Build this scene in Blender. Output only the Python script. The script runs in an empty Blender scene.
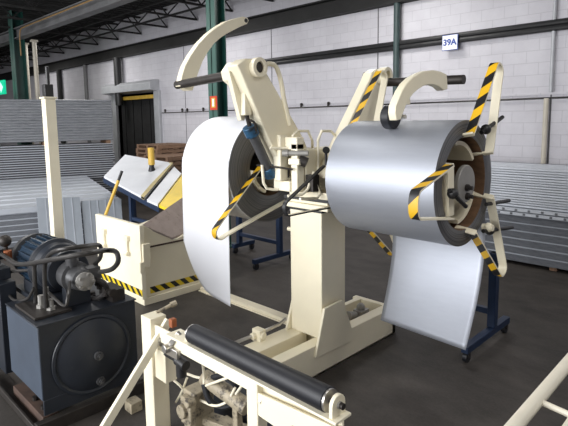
import bpy, bmesh, math, random
from mathutils import Vector, Matrix
random.seed(7)
sc = bpy.context.scene
COL = sc.collection
PI = math.pi

# ------------------------------------------------------------------ camera model
F, PX, PY = 505.0, 284.0, 182.0
TH, ROLL, YAW = math.atan(62 / 505.0), math.radians(.75), math.radians(45.2)
CAM = Vector((3.332, -3.831, 2.3))
_fh = Vector((-math.cos(YAW), math.sin(YAW), 0)); _rh = Vector((math.sin(YAW), math.cos(YAW), 0)); _up = Vector((0, 0, 1))
FW = _fh * math.cos(TH) - _up * math.sin(TH)
_u0 = _up * math.cos(TH) + _fh * math.sin(TH)
RT = _rh * math.cos(ROLL) - _u0 * math.sin(ROLL)
UP = _rh * math.sin(ROLL) + _u0 * math.cos(ROLL)
def ray(x, y): return FW + RT * ((x - PX) / F) - UP * ((y - PY) / F)
def at(x, y, X=None, Y=None, Z=None):
    """world point of a photo position on the plane X=, Y= or Z="""
    r = ray(x, y)
    if X is not None: t = (X - CAM.x) / r.x
    elif Y is not None: t = (Y - CAM.y) / r.y
    else: t = (Z - CAM.z) / r.z
    return CAM + r * t
cam = bpy.data.cameras.new('camera'); camo = bpy.data.objects.new('camera', cam); COL.objects.link(camo)
camo.matrix_world = Matrix(((RT.x, UP.x, -FW.x, CAM.x), (RT.y, UP.y, -FW.y, CAM.y), (RT.z, UP.z, -FW.z, CAM.z), (0, 0, 0, 1)))
cam.sensor_fit = 'HORIZONTAL'; cam.sensor_width = 36; cam.lens = F * 36 / 568
cam.shift_x = 0; cam.shift_y = -(213 - PY) / 568
cam.clip_start = .05; cam.clip_end = 200
sc.camera = camo

# ------------------------------------------------------------------ materials
MATS = {}
def newmat(name):
    m = bpy.data.materials.new(name); m.use_nodes = True
    nt = m.node_tree; b = nt.nodes['Principled BSDF']; MATS[name] = m
    return m, nt, b
def N(nt, t, **kw):
    n = nt.nodes.new(t)
    for k, v in kw.items():
        if k in n.inputs: n.inputs[k].default_value = v
        else: setattr(n, k, v)
    return n
def coords(nt, scale=(1, 1, 1), kind='Object'):
    tc = N(nt, 'ShaderNodeTexCoord'); mp = N(nt, 'ShaderNodeMapping'); mp.inputs['Scale'].default_value = scale
    nt.links.new(tc.outputs[kind], mp.inputs['Vector']); return mp.outputs['Vector']
def c4(c): return (c[0], c[1], c[2], 1)
def mat(name, col, rough=.5, metal=0, var=.12, scale=6, bump=0, stretch=(1, 1, 1), spec=.5, dirt=None, dirt_at=.62, coat=0):
    m, nt, b = newmat(name)
    v = coords(nt, stretch)
    n = N(nt, 'ShaderNodeTexNoise', Scale=scale, Detail=6, Roughness=.6); nt.links.new(v, n.inputs['Vector'])
    r = N(nt, 'ShaderNodeValToRGB')
    r.color_ramp.elements[0].position = .3; r.color_ramp.elements[1].position = .7
    r.color_ramp.elements[0].color = c4([c * (1 - var) for c in col]); r.color_ramp.elements[1].color = c4([min(1, c * (1 + var)) for c in col])
    nt.links.new(n.outputs['Fac'], r.inputs['Fac'])
    out = r.outputs['Color']
    if dirt:
        n2 = N(nt, 'ShaderNodeTexNoise', Scale=scale * 1.7, Detail=8, Roughness=.75); nt.links.new(v, n2.inputs['Vector'])
        r2 = N(nt, 'ShaderNodeValToRGB'); r2.color_ramp.elements[0].position = dirt_at; r2.color_ramp.elements[1].position = min(1, dirt_at + .12)
        nt.links.new(n2.outputs['Fac'], r2.inputs['Fac'])
        mx = N(nt, 'ShaderNodeMixRGB'); mx.inputs['Color2'].default_value = c4(dirt)
        nt.links.new(r2.outputs['Color'], mx.inputs['Fac']); nt.links.new(out, mx.inputs['Color1']); out = mx.outputs['Color']
    nt.links.new(out, b.inputs['Base Color'])
    b.inputs['Roughness'].default_value = rough; b.inputs['Metallic'].default_value = metal
    b.inputs['Specular IOR Level'].default_value = spec; b.inputs['Coat Weight'].default_value = coat
    if bump:
        bp = N(nt, 'ShaderNodeBump', Strength=bump, Distance=.01); nt.links.new(n.outputs['Fac'], bp.inputs['Height']); nt.links.new(bp.outputs['Normal'], b.inputs['Normal'])
    return m
mat('cream', (.83, .765, .585), .42, 0, .04, 3, dirt=(.42, .35, .22), dirt_at=.70)
mat('cream_worn', (.74, .68, .52), .5, 0, .06, 4, dirt=(.12, .10, .08), dirt_at=.68)
mat('cream_pale', (.86, .80, .63), .45, 0, .05, 4, dirt=(.35, .29, .2), dirt_at=.7)
mat('cream_chipped', (.80, .75, .62), .45, 0, .05, 9, dirt=(.10, .07, .05), dirt_at=.69)
mat('gap_shade', (.055, .058, .065), .7, 0, .3, 9)  # shade of the gaps between stacked sheets, put into the colour
mat('sheet_grey', (.46, .49, .54), .5, .1, .06, 3)
mat('grimy', (.36, .31, .22), .55, 0, .2, 9, dirt=(.06, .05, .04), dirt_at=.5)
mat('black_paint', (.014, .014, .015), .45, 0, .3)
mat('black_rubber', (.008, .009, .013), .5, 0, .2, 8)
mat('black_steel', (.035, .030, .027), .5, .4, .3, 12)
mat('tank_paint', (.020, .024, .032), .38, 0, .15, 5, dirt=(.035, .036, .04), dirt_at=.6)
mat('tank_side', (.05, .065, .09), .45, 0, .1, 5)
mat('motor_blue', (.012, .030, .055), .35, .1, .2, 6)
mat('grey_paint', (.085, .086, .09), .4, .2, .2, 8)
mat('pipe_grey', (.055, .052, .05), .4, .5, .2, 8)
mat('bright_metal', (.55, .53, .5), .3, .9, .15, 10)
mat('disk_grey', (.30, .29, .27), .5, .3, .1, 10)
mat('rust', (.06, .035, .025), .8, 0, .4, 10, dirt=(.05, .03, .02), dirt_at=.55)
mat('core_brown', (.13, .07, .035), .75, 0, .35, 7, stretch=(1, 1, 3))
mat('wood', (.20, .12, .075), .8, 0, .35, 5, stretch=(6, 1, 6))
mat('blue_paint', (.008, .022, .06), .45, 0, .2, 6)
mat('blue_cyl', (.03, .10, .19), .4, .2, .3, 12, dirt=(.02, .025, .03), dirt_at=.5)
mat('yellow', (.88, .62, .02), .45, 0, .08, 6)
mat('yellow_dull', (.62, .40, .06), .5, 0, .15, 8)
mat('white_sheet', (.80, .81, .85), .32, 0, .015, 3, coat=.2)
mat('white_panel', (.74, .76, .80), .45, 0, .04, 4)
mat('edge_cream', (.50, .42, .22), .7, 0, .2, 8)
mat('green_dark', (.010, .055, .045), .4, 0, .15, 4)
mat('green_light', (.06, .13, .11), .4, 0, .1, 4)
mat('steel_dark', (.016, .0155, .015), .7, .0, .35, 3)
mat('steel_beam', (.16, .16, .163), .6, .1, .25, 2)
mat('ochre', (.30, .18, .07), .5, 0, .2, 5)
mat('offwhite', (.52, .48, .40), .5, 0, .1, 5)
mat('zinc', (.50, .52, .55), .42, .55, .12, 4)
mat('galv_panel', (.56, .59, .64), .5, .25, .08, 3)
mat('panel_face', (.40, .43, .48), .55, .1, .08, 3)
mat('panel_edge', (.14, .15, .17), .7, .1, .25, 9, stretch=(1, 1, 8))
mat('leaning_grey', (.29, .32, .36), .55, .1, .06, 3)
mat('red', (.55, .05, .02), .5, 0, .1)
mat('orange', (.30, .09, .03), .6, 0, .3, 10)
mat('sign_white', (.85, .87, .92), .5, 0, .02)
mat('sign_blue', (.02, .06, .30), .5, 0, .02)
mat('door_grey', (.42, .43, .45), .5, .2, .1, 3)
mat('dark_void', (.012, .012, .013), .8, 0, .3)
mat('lid_brown', (.33, .27, .24), .7, 0, .15, 5, dirt=(.2, .15, .13), dirt_at=.55)
mat('joint_dark', (.10, .10, .105), .8, 0, .1)
mat('cond_green', (.035, .06, .06), .5, 0, .2)

def mat_floor():
    m, nt, b = newmat('floor_concrete')
    v = coords(nt, (1, 1, 1))
    n1 = N(nt, 'ShaderNodeTexNoise', Scale=.7, Detail=9, Roughness=.65); nt.links.new(v, n1.inputs['Vector'])
    v2 = coords(nt, (.8, 1.6, 1))
    n2 = N(nt, 'ShaderNodeTexNoise', Scale=1.6, Detail=8, Roughness=.7); nt.links.new(v2, n2.inputs['Vector'])
    n3 = N(nt, 'ShaderNodeTexNoise', Scale=45, Detail=4, Roughness=.6); nt.links.new(v, n3.inputs['Vector'])
    a = N(nt, 'ShaderNodeMath', operation='ADD'); nt.links.new(n1.outputs['Fac'], a.inputs[0]); nt.links.new(n2.outputs['Fac'], a.inputs[1])
    a2 = N(nt, 'ShaderNodeMath', operation='MULTIPLY_ADD'); a2.inputs[1].default_value = .35; nt.links.new(n3.outputs['Fac'], a2.inputs[0]); nt.links.new(a.outputs[0], a2.inputs[2])
    r = N(nt, 'ShaderNodeValToRGB'); e = r.color_ramp.elements
    e[0].position = .62; e[0].color = (.031, .0275, .0245, 1); e[1].position = 1.45 / 1.0 if False else 1.0; e[1].color = (.088, .077, .069, 1)
    sb = N(nt, 'ShaderNodeMath', operation='MULTIPLY'); sb.inputs[1].default_value = .66; nt.links.new(a2.outputs[0], sb.inputs[0])
    nt.links.new(sb.outputs[0], r.inputs['Fac']); nt.links.new(r.outputs['Color'], b.inputs['Base Color'])
    b.inputs['Roughness'].default_value = .62; b.inputs['Specular IOR Level'].default_value = .3
    bp = N(nt, 'ShaderNodeBump', Strength=.12, Distance=.01); nt.links.new(n3.outputs['Fac'], bp.inputs['Height']); nt.links.new(bp.outputs['Normal'], b.inputs['Normal'])
mat_floor()
def mat_wall():
    m, nt, b = newmat('block_wall')
    tc = N(nt, 'ShaderNodeTexCoord'); sp = N(nt, 'ShaderNodeSeparateXYZ'); nt.links.new(tc.outputs['Object'], sp.inputs[0])
    ad = N(nt, 'ShaderNodeMath', operation='ADD'); nt.links.new(sp.outputs['X'], ad.inputs[0]); nt.links.new(sp.outputs['Y'], ad.inputs[1])
    cb = N(nt, 'ShaderNodeCombineXYZ'); nt.links.new(ad.outputs[0], cb.inputs['X']); nt.links.new(sp.outputs['Z'], cb.inputs['Y'])
    br = N(nt, 'ShaderNodeTexBrick'); nt.links.new(cb.outputs[0], br.inputs['Vector'])
    br.inputs['Scale'].default_value = 1; br.inputs['Brick Width'].default_value = .4; br.inputs['Row Height'].default_value = .2
    br.inputs['Mortar Size'].default_value = .006; br.inputs['Mortar Smooth'].default_value = .5
    br.inputs['Color1'].default_value = (.56, .55, .585, 1); br.inputs['Color2'].default_value = (.595, .585, .62, 1); br.inputs['Mortar'].default_value = (.47, .462, .495, 1)
    n = N(nt, 'ShaderNodeTexNoise', Scale=1.3, Detail=8, Roughness=.7); nt.links.new(cb.outputs[0], n.inputs['Vector'])
    r = N(nt, 'ShaderNodeValToRGB'); r.color_ramp.elements[0].position = .3; r.color_ramp.elements[0].color = (.86, .85, .86, 1); r.color_ramp.elements[1].position = .65; r.color_ramp.elements[1].color = (1, 1, 1, 1)
    nt.links.new(n.outputs['Fac'], r.inputs['Fac'])
    mx = N(nt, 'ShaderNodeMixRGB', blend_type='MULTIPLY'); mx.inputs['Fac'].default_value = 1
    nt.links.new(br.outputs['Color'], mx.inputs['Color1']); nt.links.new(r.outputs['Color'], mx.inputs['Color2']); nt.links.new(mx.outputs['Color'], b.inputs['Base Color'])
    b.inputs['Roughness'].default_value = .7
    n3 = N(nt, 'ShaderNodeTexNoise', Scale=25, Detail=4); nt.links.new(cb.outputs[0], n3.inputs['Vector'])
    sm = N(nt, 'ShaderNodeMath', operation='MULTIPLY_ADD'); sm.inputs[1].default_value = -1.0
    nt.links.new(br.outputs['Fac'], sm.inputs[0]); nt.links.new(n3.outputs['Fac'], sm.inputs[2])
    bp = N(nt, 'ShaderNodeBump', Strength=.35, Distance=.006); nt.links.new(sm.outputs[0], bp.inputs['Height']); nt.links.new(bp.outputs['Normal'], b.inputs['Normal'])
mat_wall()
def mat_steel():
    m, nt, b = newmat('galvanized')
    v = coords(nt, (1, 9, 9))
    n = N(nt, 'ShaderNodeTexNoise', Scale=3, Detail=8, Roughness=.7); nt.links.new(v, n.inputs['Vector'])
    r = N(nt, 'ShaderNodeValToRGB'); r.color_ramp.elements[0].color = (.33, .35, .395, 1); r.color_ramp.elements[1].color = (.40, .42, .47, 1)
    nt.links.new(n.outputs['Fac'], r.inputs['Fac']); nt.links.new(r.outputs['Color'], b.inputs['Base Color'])
    b.inputs['Metallic'].default_value = .6; b.inputs['Roughness'].default_value = .5
mat_steel()
def mat_edge():
    # the wound edge of a coil: fine rings round the axis
    m, nt, b = newmat('coil_edge')
    tc = N(nt, 'ShaderNodeTexCoord'); sp = N(nt, 'ShaderNodeSeparateXYZ'); nt.links.new(tc.outputs['Object'], sp.inputs[0])
    cb = N(nt, 'ShaderNodeCombineXYZ'); nt.links.new(sp.outputs['Y'], cb.inputs['X']); nt.links.new(sp.outputs['Z'], cb.inputs['Y'])
    ln = N(nt, 'ShaderNodeVectorMath', operation='LENGTH'); nt.links.new(cb.outputs[0], ln.inputs[0])
    n = N(nt, 'ShaderNodeTexNoise', Scale=130, Detail=3); n.noise_dimensions = '1D'; nt.links.new(ln.outputs['Value'], n.inputs['W'])
    r = N(nt, 'ShaderNodeValToRGB'); r.color_ramp.elements[0].position = .3; r.color_ramp.elements[1].position = .72
    r.color_ramp.elements[0].color = (.055, .056, .060, 1); r.color_ramp.elements[1].color = (.20, .20, .205, 1)
    nt.links.new(n.outputs['Fac'], r.inputs['Fac']); nt.links.new(r.outputs['Color'], b.inputs['Base Color'])
    b.inputs['Metallic'].default_value = .35; b.inputs['Roughness'].default_value = .5
mat_edge()
def mat_hazard(name, yel, p=.14):
    m, nt, b = newmat(name)
    tc = N(nt, 'ShaderNodeTexCoord'); sp = N(nt, 'ShaderNodeSeparateXYZ'); nt.links.new(tc.outputs['UV'], sp.inputs[0])
    ad = N(nt, 'ShaderNodeMath', operation='ADD'); nt.links.new(sp.outputs['X'], ad.inputs[0]); nt.links.new(sp.outputs['Y'], ad.inputs[1])
    dv = N(nt, 'ShaderNodeMath', operation='DIVIDE'); dv.inputs[1].default_value = p; nt.links.new(ad.outputs[0], dv.inputs[0])
    fr = N(nt, 'ShaderNodeMath', operation='FRACT'); nt.links.new(dv.outputs[0], fr.inputs[0])
    gt = N(nt, 'ShaderNodeMath', operation='GREATER_THAN'); gt.inputs[1].default_value = .5; nt.links.new(fr.outputs[0], gt.inputs[0])
    mx = N(nt, 'ShaderNodeMixRGB'); mx.inputs['Color1'].default_value = c4(yel); mx.inputs['Color2'].default_value = (.012, .012, .013, 1)
    nt.links.new(gt.outputs[0], mx.inputs['Fac']); nt.links.new(mx.outputs['Color'], b.inputs['Base Color']); b.inputs['Roughness'].default_value = .45
mat_hazard('hazard', (.72, .42, .015), .215)
mat_hazard('hazard_tape', (.75, .55, .02), .15)
def mat_plastic():
    m, nt, b = newmat('stretch_film')
    v = coords(nt, (1, 1, 14))
    n = N(nt, 'ShaderNodeTexNoise', Scale=3, Detail=8, Roughness=.8); nt.links.new(v, n.inputs['Vector'])
    r = N(nt, 'ShaderNodeValToRGB'); r.color_ramp.elements[0].position = .35; r.color_ramp.elements[1].position = .75
    r.color_ramp.elements[0].color = (.13, .137, .15, 1); r.color_ramp.elements[1].color = (.33, .345, .37, 1)
    nt.links.new(n.outputs['Fac'], r.inputs['Fac']); nt.links.new(r.outputs['Color'], b.inputs['Base Color']); b.inputs['Roughness'].default_value = .3
    bp = N(nt, 'ShaderNodeBump', Strength=.6, Distance=.03); nt.links.new(n.outputs['Fac'], bp.inputs['Height']); nt.links.new(bp.outputs['Normal'], b.inputs['Normal'])
mat_plastic()
def mat_emit(name, col, s):
    m, nt, b = newmat(name)
    b.inputs['Base Color'].default_value = c4(col); b.inputs['Emission Color'].default_value = c4(col); b.inputs['Emission Strength'].default_value = s
mat_emit('exit_green', (.0, .42, .22), .9)
mat_emit('exit_white', (.5, .9, .75), 1.0)

# ------------------------------------------------------------------ mesh builder
XF = [1.0, Vector((0, 0, 0))]       # uniform scale and shift applied to everything built while it is set
def xf(p): return Vector(p) * XF[0] + XF[1]
class MB:
    def __init__(s): s.v = []; s.f = []; s.mi = []; s.uv = {}; s.m = 0
    def add(s, vs, fs, uvs=None):
        o = len(s.v); s.v += [Vector(p) for p in vs]
        for k, f in enumerate(fs):
            if uvs: s.uv[len(s.f)] = uvs[k]
            s.f.append([o + i for i in f]); s.mi.append(s.m)
        return s
    def box(s, lo, hi, M=None):
        (a, b, c), (d, e, f) = lo, hi
        vs = [Vector(p) for p in ((a, b, c), (d, b, c), (d, e, c), (a, e, c), (a, b, f), (d, b, f), (d, e, f), (a, e, f))]
        if M is not None: vs = [M @ p for p in vs]
        return s.add(vs, [(0, 3, 2, 1), (4, 5, 6, 7), (0, 1, 5, 4), (1, 2, 6, 5), (2, 3, 7, 6), (3, 0, 4, 7)])
    def cbox(s, c, size, M=None):
        h = [x / 2 for x in size]
        R = Matrix.Translation(c) @ (M if M is not None else Matrix())
        return s.box([-x for x in h], h, R)
    def bar(s, p, q, w, h, upv=(0, 0, 1)):
        """rectangular bar from p to q, w wide across, h high along upv"""
        p, q = Vector(p), Vector(q); d = (q - p); L = d.length; d.normalize()
        u = Vector(upv); side = d.cross(u)
        if side.length < 1e-4: side = d.cross(Vector((1, 0, 0)))
        side.normalize(); u = side.cross(d).normalized()
        vs = []
        for e in (p, q):
            for a, b in ((-1, -1), (1, -1), (1, 1), (-1, 1)): vs.append(e + side * (a * w / 2) + u * (b * h / 2))
        return s.add(vs, [(0, 1, 2, 3)[::-1], (4, 5, 6, 7), (0, 1, 5, 4), (1, 2, 6, 5), (2, 3, 7, 6), (3, 0, 4, 7)])
    def prism(s, pts, d):
        """closed polygon pts extruded by the vector d"""
        n = len(pts); pts = [Vector(p) for p in pts]; d = Vector(d)
        return s.add(pts + [p + d for p in pts], [list(range(n))[::-1], list(range(n, 2 * n))] + [(i, (i + 1) % n, n + (i + 1) % n, n + i) for i in range(n)])
    def lathe(s, prof, p, axis, n=32, caps=True, a0=0, a1=2 * PI):
        """profile (radius, along) turned about the axis through p"""
        ax = Vector(axis).normalized(); t = Vector((0, 0, 1)) if abs(ax.z) < .9 else Vector((1, 0, 0))
        u = t.cross(ax).normalized(); w = ax.cross(u); p = Vector(p)
        full = abs(a1 - a0 - 2 * PI) < 1e-6; m = n if full else n + 1
        vs = []
        for r, h in prof:
            for i in range(m):
                a = a0 + (a1 - a0) * i / n
                vs.append(p + ax * h + u * (r * math.cos(a)) + w * (r * math.sin(a)))
        fs = []
        for k in range(len(prof) - 1):
            for i in range(n):
                j = (i + 1) % m
                fs.append((k * m + i, k * m + j, (k + 1) * m + j, (k + 1) * m + i))
        if caps and full:
            fs.append(list(range(m))[::-1]); fs.append([(len(prof) - 1) * m + i for i in range(m)])
        return s.add(vs, fs)
    def cyl(s, p, q, r, n=20, r2=None):
        p, q = Vector(p), Vector(q)
        return s.lathe([(r, 0), (r if r2 is None else r2, (q - p).length)], p, q - p, n)
    def ring(s, p, axis, r0, r1, L, n=48):
        return s.lathe([(r0, 0), (r1, 0), (r1, L), (r0, L), (r0, 0)], p, axis, n, caps=False)
    def tube(s, pts, r, n=10, smooth=3):
        P = [Vector(p) for p in pts]
        for _ in range(smooth):                              # corner cutting gives round bends
            Q = [P[0]]
            for a, b in zip(P, P[1:]): Q += [a * .78 + b * .22, a * .22 + b * .78]
            Q.append(P[-1]); P = Q
        d0 = (P[1] - P[0]).normalized()
        u = d0.cross(Vector((0, 0, 1)));
        if u.length < .05: u = d0.cross(Vector((1, 0, 0)))
        u.normalize(); vs = []
        for i, p in enumerate(P):
            d = (P[min(i + 1, len(P) - 1)] - P[max(i - 1, 0)]).normalized()
            u = (u - d * u.dot(d)).normalized(); w = d.cross(u)
            vs += [p + u * (r * math.cos(2 * PI * k / n)) + w * (r * math.sin(2 * PI * k / n)) for k in range(n)]
        fs = [(i * n + k, i * n + (k + 1) % n, (i + 1) * n + (k + 1) % n, (i + 1) * n + k) for i in range(len(P) - 1) for k in range(n)]
        fs += [list(range(n))[::-1], [(len(P) - 1) * n + k for k in range(n)]]
        return s.add(vs, fs)
    def sphere(s, c, r, n=14):
        return s.lathe([(max(1e-4, r * math.sin(PI * k / n)), -r * math.cos(PI * k / n)) for k in range(n + 1)], c, (0, 0, 1), n * 2)
    def build(s, name, mats, parent=None, bevel=0, sharp=35, origin=None):
        me = bpy.data.meshes.new(name)
        base = Vector((0, 0, 0))
        if parent is not None: base = wpos(parent)
        elif origin is not None: base = xf(origin)
        me.from_pydata([xf(p) - base for p in s.v], [], s.f)
        for mm in (mats if isinstance(mats, (list, tuple)) else [mats]): me.materials.append(MATS[mm])
        me.polygons.foreach_set('material_index', s.mi)
        if s.uv:
            ul = me.uv_layers.new(name='UVMap')
            for fi, uvs in s.uv.items():
                for li, uv in zip(me.polygons[fi].loop_indices, uvs): ul.data[li].uv = uv
        bm = bmesh.new(); bm.from_mesh(me)
        if not s.uv: bmesh.ops.recalc_face_normals(bm, faces=bm.faces)
        bm.to_mesh(me); bm.free()
        me.polygons.foreach_set('use_smooth', [True] * len(me.polygons)); me.set_sharp_from_angle(angle=math.radians(sharp))
        o = bpy.data.objects.new(name, me); COL.objects.link(o)
        if parent is not None: o.parent = parent
        elif origin is not None: o.location = base
        if bevel:
            b = o.modifiers.new('bevel', 'BEVEL'); b.width = bevel; b.segments = 2; b.limit_method = 'ANGLE'; b.angle_limit = math.radians(40)
        return o
def wpos(o):
    p = Vector(o.location)
    while o.parent: o = o.parent; p += o.location
    return p
def tag(o, label=None, cat=None, group=None, kind=None):
    for k, v in (('label', label), ('category', cat), ('group', group), ('kind', kind)):
        if v: o[k] = v
    return o
def thing(name, loc, label, cat, group=None):
    o = bpy.data.objects.new(name, None); COL.objects.link(o); o.location = xf(loc); o.empty_display_size = .1
    return tag(o, label, cat, group)
def S(name, mb, m, bevel=0): return tag(mb.build(name, m, None, bevel), kind='structure')
def lerp_(p, q, t): return p + (q - p) * t
def dup(o, off, parent=None):
    c = o.copy(); COL.objects.link(c)
    if parent is None: c.location = o.location + Vector(off)
    else: c.parent = parent
    for ch in list(o.children): dup(ch, (0, 0, 0), c)
    return c

# ------------------------------------------------------------------ the hall
YW = 5.3
XL, XR, YF, ZC = -34.0, 9.0, -11.0, 5.9
S('floor', MB().box((XL, YF, -.2), (XR, 9, 0)), 'floor_concrete')
w = MB()
w.box((XL, YW, 0), (-14.35, YW + .2, ZC)); w.box((-11.70, YW, 0), (XR, YW + .2, ZC)); w.box((-14.35, YW, 3.3), (-11.70, YW + .2, ZC))
S('wall_back', w, 'block_wall')
S('wall_left', MB().box((XL - .2, YF, 0), (XL, YW + .2, ZC)), 'block_wall')
S('wall_right', MB().box((XR, YF, 0), (XR + .2, YW + .2, ZC)), 'block_wall')
S('wall_front', MB().box((XL, YF - .2, 0), (XR, YF, ZC)), 'block_wall')
dk = MB(); x = XL                                     # ribbed roof deck
pts = []
while x < XR:
    pts += [(x, ZC), (x + .1, ZC), (x + .14, ZC + .06), (x + .26, ZC + .06)]; x += .3
vs = [(a, YF, b) for a, b in pts] + [(a, YW + .2, b) for a, b in pts]; n = len(pts)
dk.add(vs, [(i, i + 1, n + i + 1, n + i) for i in range(n - 1)])
dk.box((XL, YF, ZC + .1), (XR, YW + .2, ZC + .2))
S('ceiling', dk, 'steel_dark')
# dark room behind the doorway
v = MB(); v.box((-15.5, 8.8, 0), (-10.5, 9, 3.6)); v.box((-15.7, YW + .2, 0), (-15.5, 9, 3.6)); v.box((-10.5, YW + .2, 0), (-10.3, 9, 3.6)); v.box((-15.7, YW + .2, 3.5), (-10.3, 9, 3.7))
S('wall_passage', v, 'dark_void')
# steel ledger along the head of the wall
t = MB(); t.box((XL, YW - .05, 4.58), (XR, YW, 4.95)); t.box((XL, YW - .2, 4.58), (XR, YW, 4.61)); t.box((XL, YW - .2, 4.92), (XR, YW, 4.95))
S('trim_1', t, 'steel_dark')
# control joints: narrow grooves filled dark
t = MB()
for X in (-6.12, .52, -10.0, -2.9): t.box((X - .012, YW - .004, 0), (X + .012, YW + .02, 4.58))
S('trim_2', t, 'joint_dark')
# doorway
d = MB(); d.box((-11.70, YW - .10, 0), (-11.38, YW + .2, 3.32)); d.box((-14.65, YW - .10, 0), (-14.35, YW + .2, 3.32))
df = S('door_1', d, 'door_grey', .01)
d = MB(); d.prism([(-14.9, YW, 3.30), (-14.9, YW - .36, 3.34), (-14.9, YW - .36, 3.58), (-14.9, YW - .2, 3.68), (-14.9, YW, 3.68)], (3.45, 0, 0))
d.build('shutter_box', 'door_grey', df, .01)
d = MB(); d.box((-14.4, YW - .09, 3.08), (-11.66, YW - .01, 3.2)); d.build('yellow_bottom_rail', 'yellow_dull', df)
d = MB()
for k in range(9): d.box((-14.3 + k * .29, YW + .1 + (k % 2) * .01, .03), (-14.3 + k * .29 + .27, YW + .105 + (k % 2) * .01, 3.1))
d.build('strip_curtain', 'dark_void', df)

# roof beam and joists
BY = 1.85
b = MB(); b.box((XL, BY - .12, 4.90), (XR, BY + .12, 4.93)); b.box((XL, BY - .12, 5.19), (XR, BY + .12, 5.22)); b.box((XL, BY - .015, 4.93), (XR, BY + .015, 5.19))
tag(b.build('roof_beam', 'steel_beam', None), 'long grey steel I-beam carried on the green columns under the roof', 'beam')
def joist(X):
    o = thing('roof_joist', (X, 0, 5.23), 'dark open-web steel joist under the roof deck', 'joist', 'open-web roof joists')
    Y0, Y1 = YF + .1, YW - .05
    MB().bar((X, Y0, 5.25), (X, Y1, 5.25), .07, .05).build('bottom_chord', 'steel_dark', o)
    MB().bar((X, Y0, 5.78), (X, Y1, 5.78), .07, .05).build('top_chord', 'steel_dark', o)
    m = MB(); y = Y1; k = 0
    while y > Y0 + .5:
        m.bar((X, y, 5.77 if k % 2 else 5.26), (X, y - .5, 5.26 if k % 2 else 5.77), .03, .03); y -= .5; k += 1
    m.build('web', 'steel_dark', o)
    return o
j0 = joist(-1.2)
for k in range(1, 19): dup(j0, (-1.6 * k, 0, 0))
br = MB()
for Y in (3.3, 4.4): br.bar((XL, Y, 5.27), (XR, Y, 5.27), .05, .05)
tag(br.build('joist_bridging', 'steel_dark', None), 'dark bridging bars running across under the roof joists', 'bridging')

def hcol(X, Y, label, w=.24):
    o = thing('green_column', (X, Y, 0), label, 'column')
    z1 = 5.75
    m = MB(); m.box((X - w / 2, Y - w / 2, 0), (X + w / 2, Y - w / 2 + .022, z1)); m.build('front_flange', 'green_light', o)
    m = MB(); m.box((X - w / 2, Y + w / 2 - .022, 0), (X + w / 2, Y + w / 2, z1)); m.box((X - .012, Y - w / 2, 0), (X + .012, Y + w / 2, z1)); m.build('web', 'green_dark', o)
    m = MB(); m.box((X - .25, Y - .25, 0), (X + .25, Y + .25, .025)); m.build('base_plate', 'green_dark', o)
    return o
gc = hcol(at(217.5, 80, Y=BY).x, BY, 'dark green steel column behind the white coil')
hcol(at(18.5, 60, Y=BY).x, BY, 'dark green steel column at far left beside the exit sign', .34)
# small red sign on the green column
p = at(213, 103, Y=BY - .17)
m = MB(); m.box((p.x - .10, BY - .163, p.z - .12), (p.x + .10, BY - .151, p.z + .12)); o = m.build('column_sign', 'red', None)
tag(o, 'small red and yellow notice on the green column', 'sign')
m = MB(); m.box((p.x - .05, BY - .168, p.z - .08), (p.x + .06, BY - .163, p.z + .09)); m.build('notice_panel', 'yellow_dull', o)
m = MB(); m.box((p.x - .02, BY - .171, p.z - .06), (p.x + .03, BY - .168, p.z + .07)); m.build('notice_symbol', 'sign_white', o)

# pipes and conduits
m = MB(); z = 4.62
m.tube([(-13.0, 1.6, 4.3), (-13.0, 1.6, 5.05), (-12.5, 1.6, 5.08), (XR, 1.6, 5.08)], .018, 8)
tag(m.build('ochre_pipe', 'ochre', None), 'thin ochre pipe bent down beside the roof beam', 'pipe')
for px, lab in ((27.0, 'off-white downpipe next to the far green column'), (36.0, 'off-white downpipe further right, under the roof beam')):
    X = at(px, 70, Y=2.25).x
    m = MB(); m.cyl((X, 2.25, 0), (X, 2.25, 4.9), .065, 14); m.box((X - .08, 2.15, 4.84), (X + .08, 2.35, 4.9))
    tag(m.build('downpipe', 'offwhite', None), lab, 'pipe')
sp = thing('sprinkler_pipe', (-3, YW - .06, 2.6), 'thin grey pipe running low along the white block wall', 'pipe')
m = MB(); m.cyl((-11.3, YW - .05, 2.58), (XR - .2, YW - .05, 2.62), .016, 8); m.build('pipe_run', 'pipe_grey', sp)
m = MB(); m.box((-11.3, YW - .025, 2.66), (XR - .2, YW, 2.70)); m.build('pipe_rail', 'block_wall', sp)
for px, py in ((165, 111), (182, 110), (187, 110), (203, 109), (301, 103), (328, 102)):
    X = at(px, py, Y=YW - .05).x
    m = MB(); m.cyl((X, YW - .05, 2.58), (X, YW - .05, 2.66), .022, 8); m.sphere((X + .02, YW - .06, 2.67), .035, 6); m.build('pipe_fitting', 'black_steel', sp)
m = MB()
for dz in (0, .085): m.cyl((-7.0, YW - .07, 3.72 + dz), (XR - .2, YW - .07, 3.72 + dz), .05, 10)
tag(m.build('wall_conduit', 'black_paint', None), 'pair of thick black conduits running high along the white wall', 'conduit')
def vpipe(name, X, r, z0, z1, m_, label, Y=YW - .06, cat='pipe'):
    o = MB().cyl((X, Y, z0), (X, Y, z1), r, 12).build(name, m_, None); return tag(o, label, cat)
vpipe('wall_column_pipe', at(396.5, 50, Y=YW - .12).x, .065, 0, 4.58, 'cond_green', 'dark green upright pipe on the white wall behind the right hold-down arm', YW - .12)
X = at(547, 130, Y=YW - .05).x
vpipe('pale_wall_pipe', X - .03, .04, 1.3, 2.6, 'offwhite', 'pale upright pipe on the wall above the right panel stack, below the thin pipe')
vpipe('slim_wall_pipe', X + .03, .03, 2.7, 4.58, 'door_grey', 'slim grey upright pipe on the wall beside the black conduits')
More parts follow.
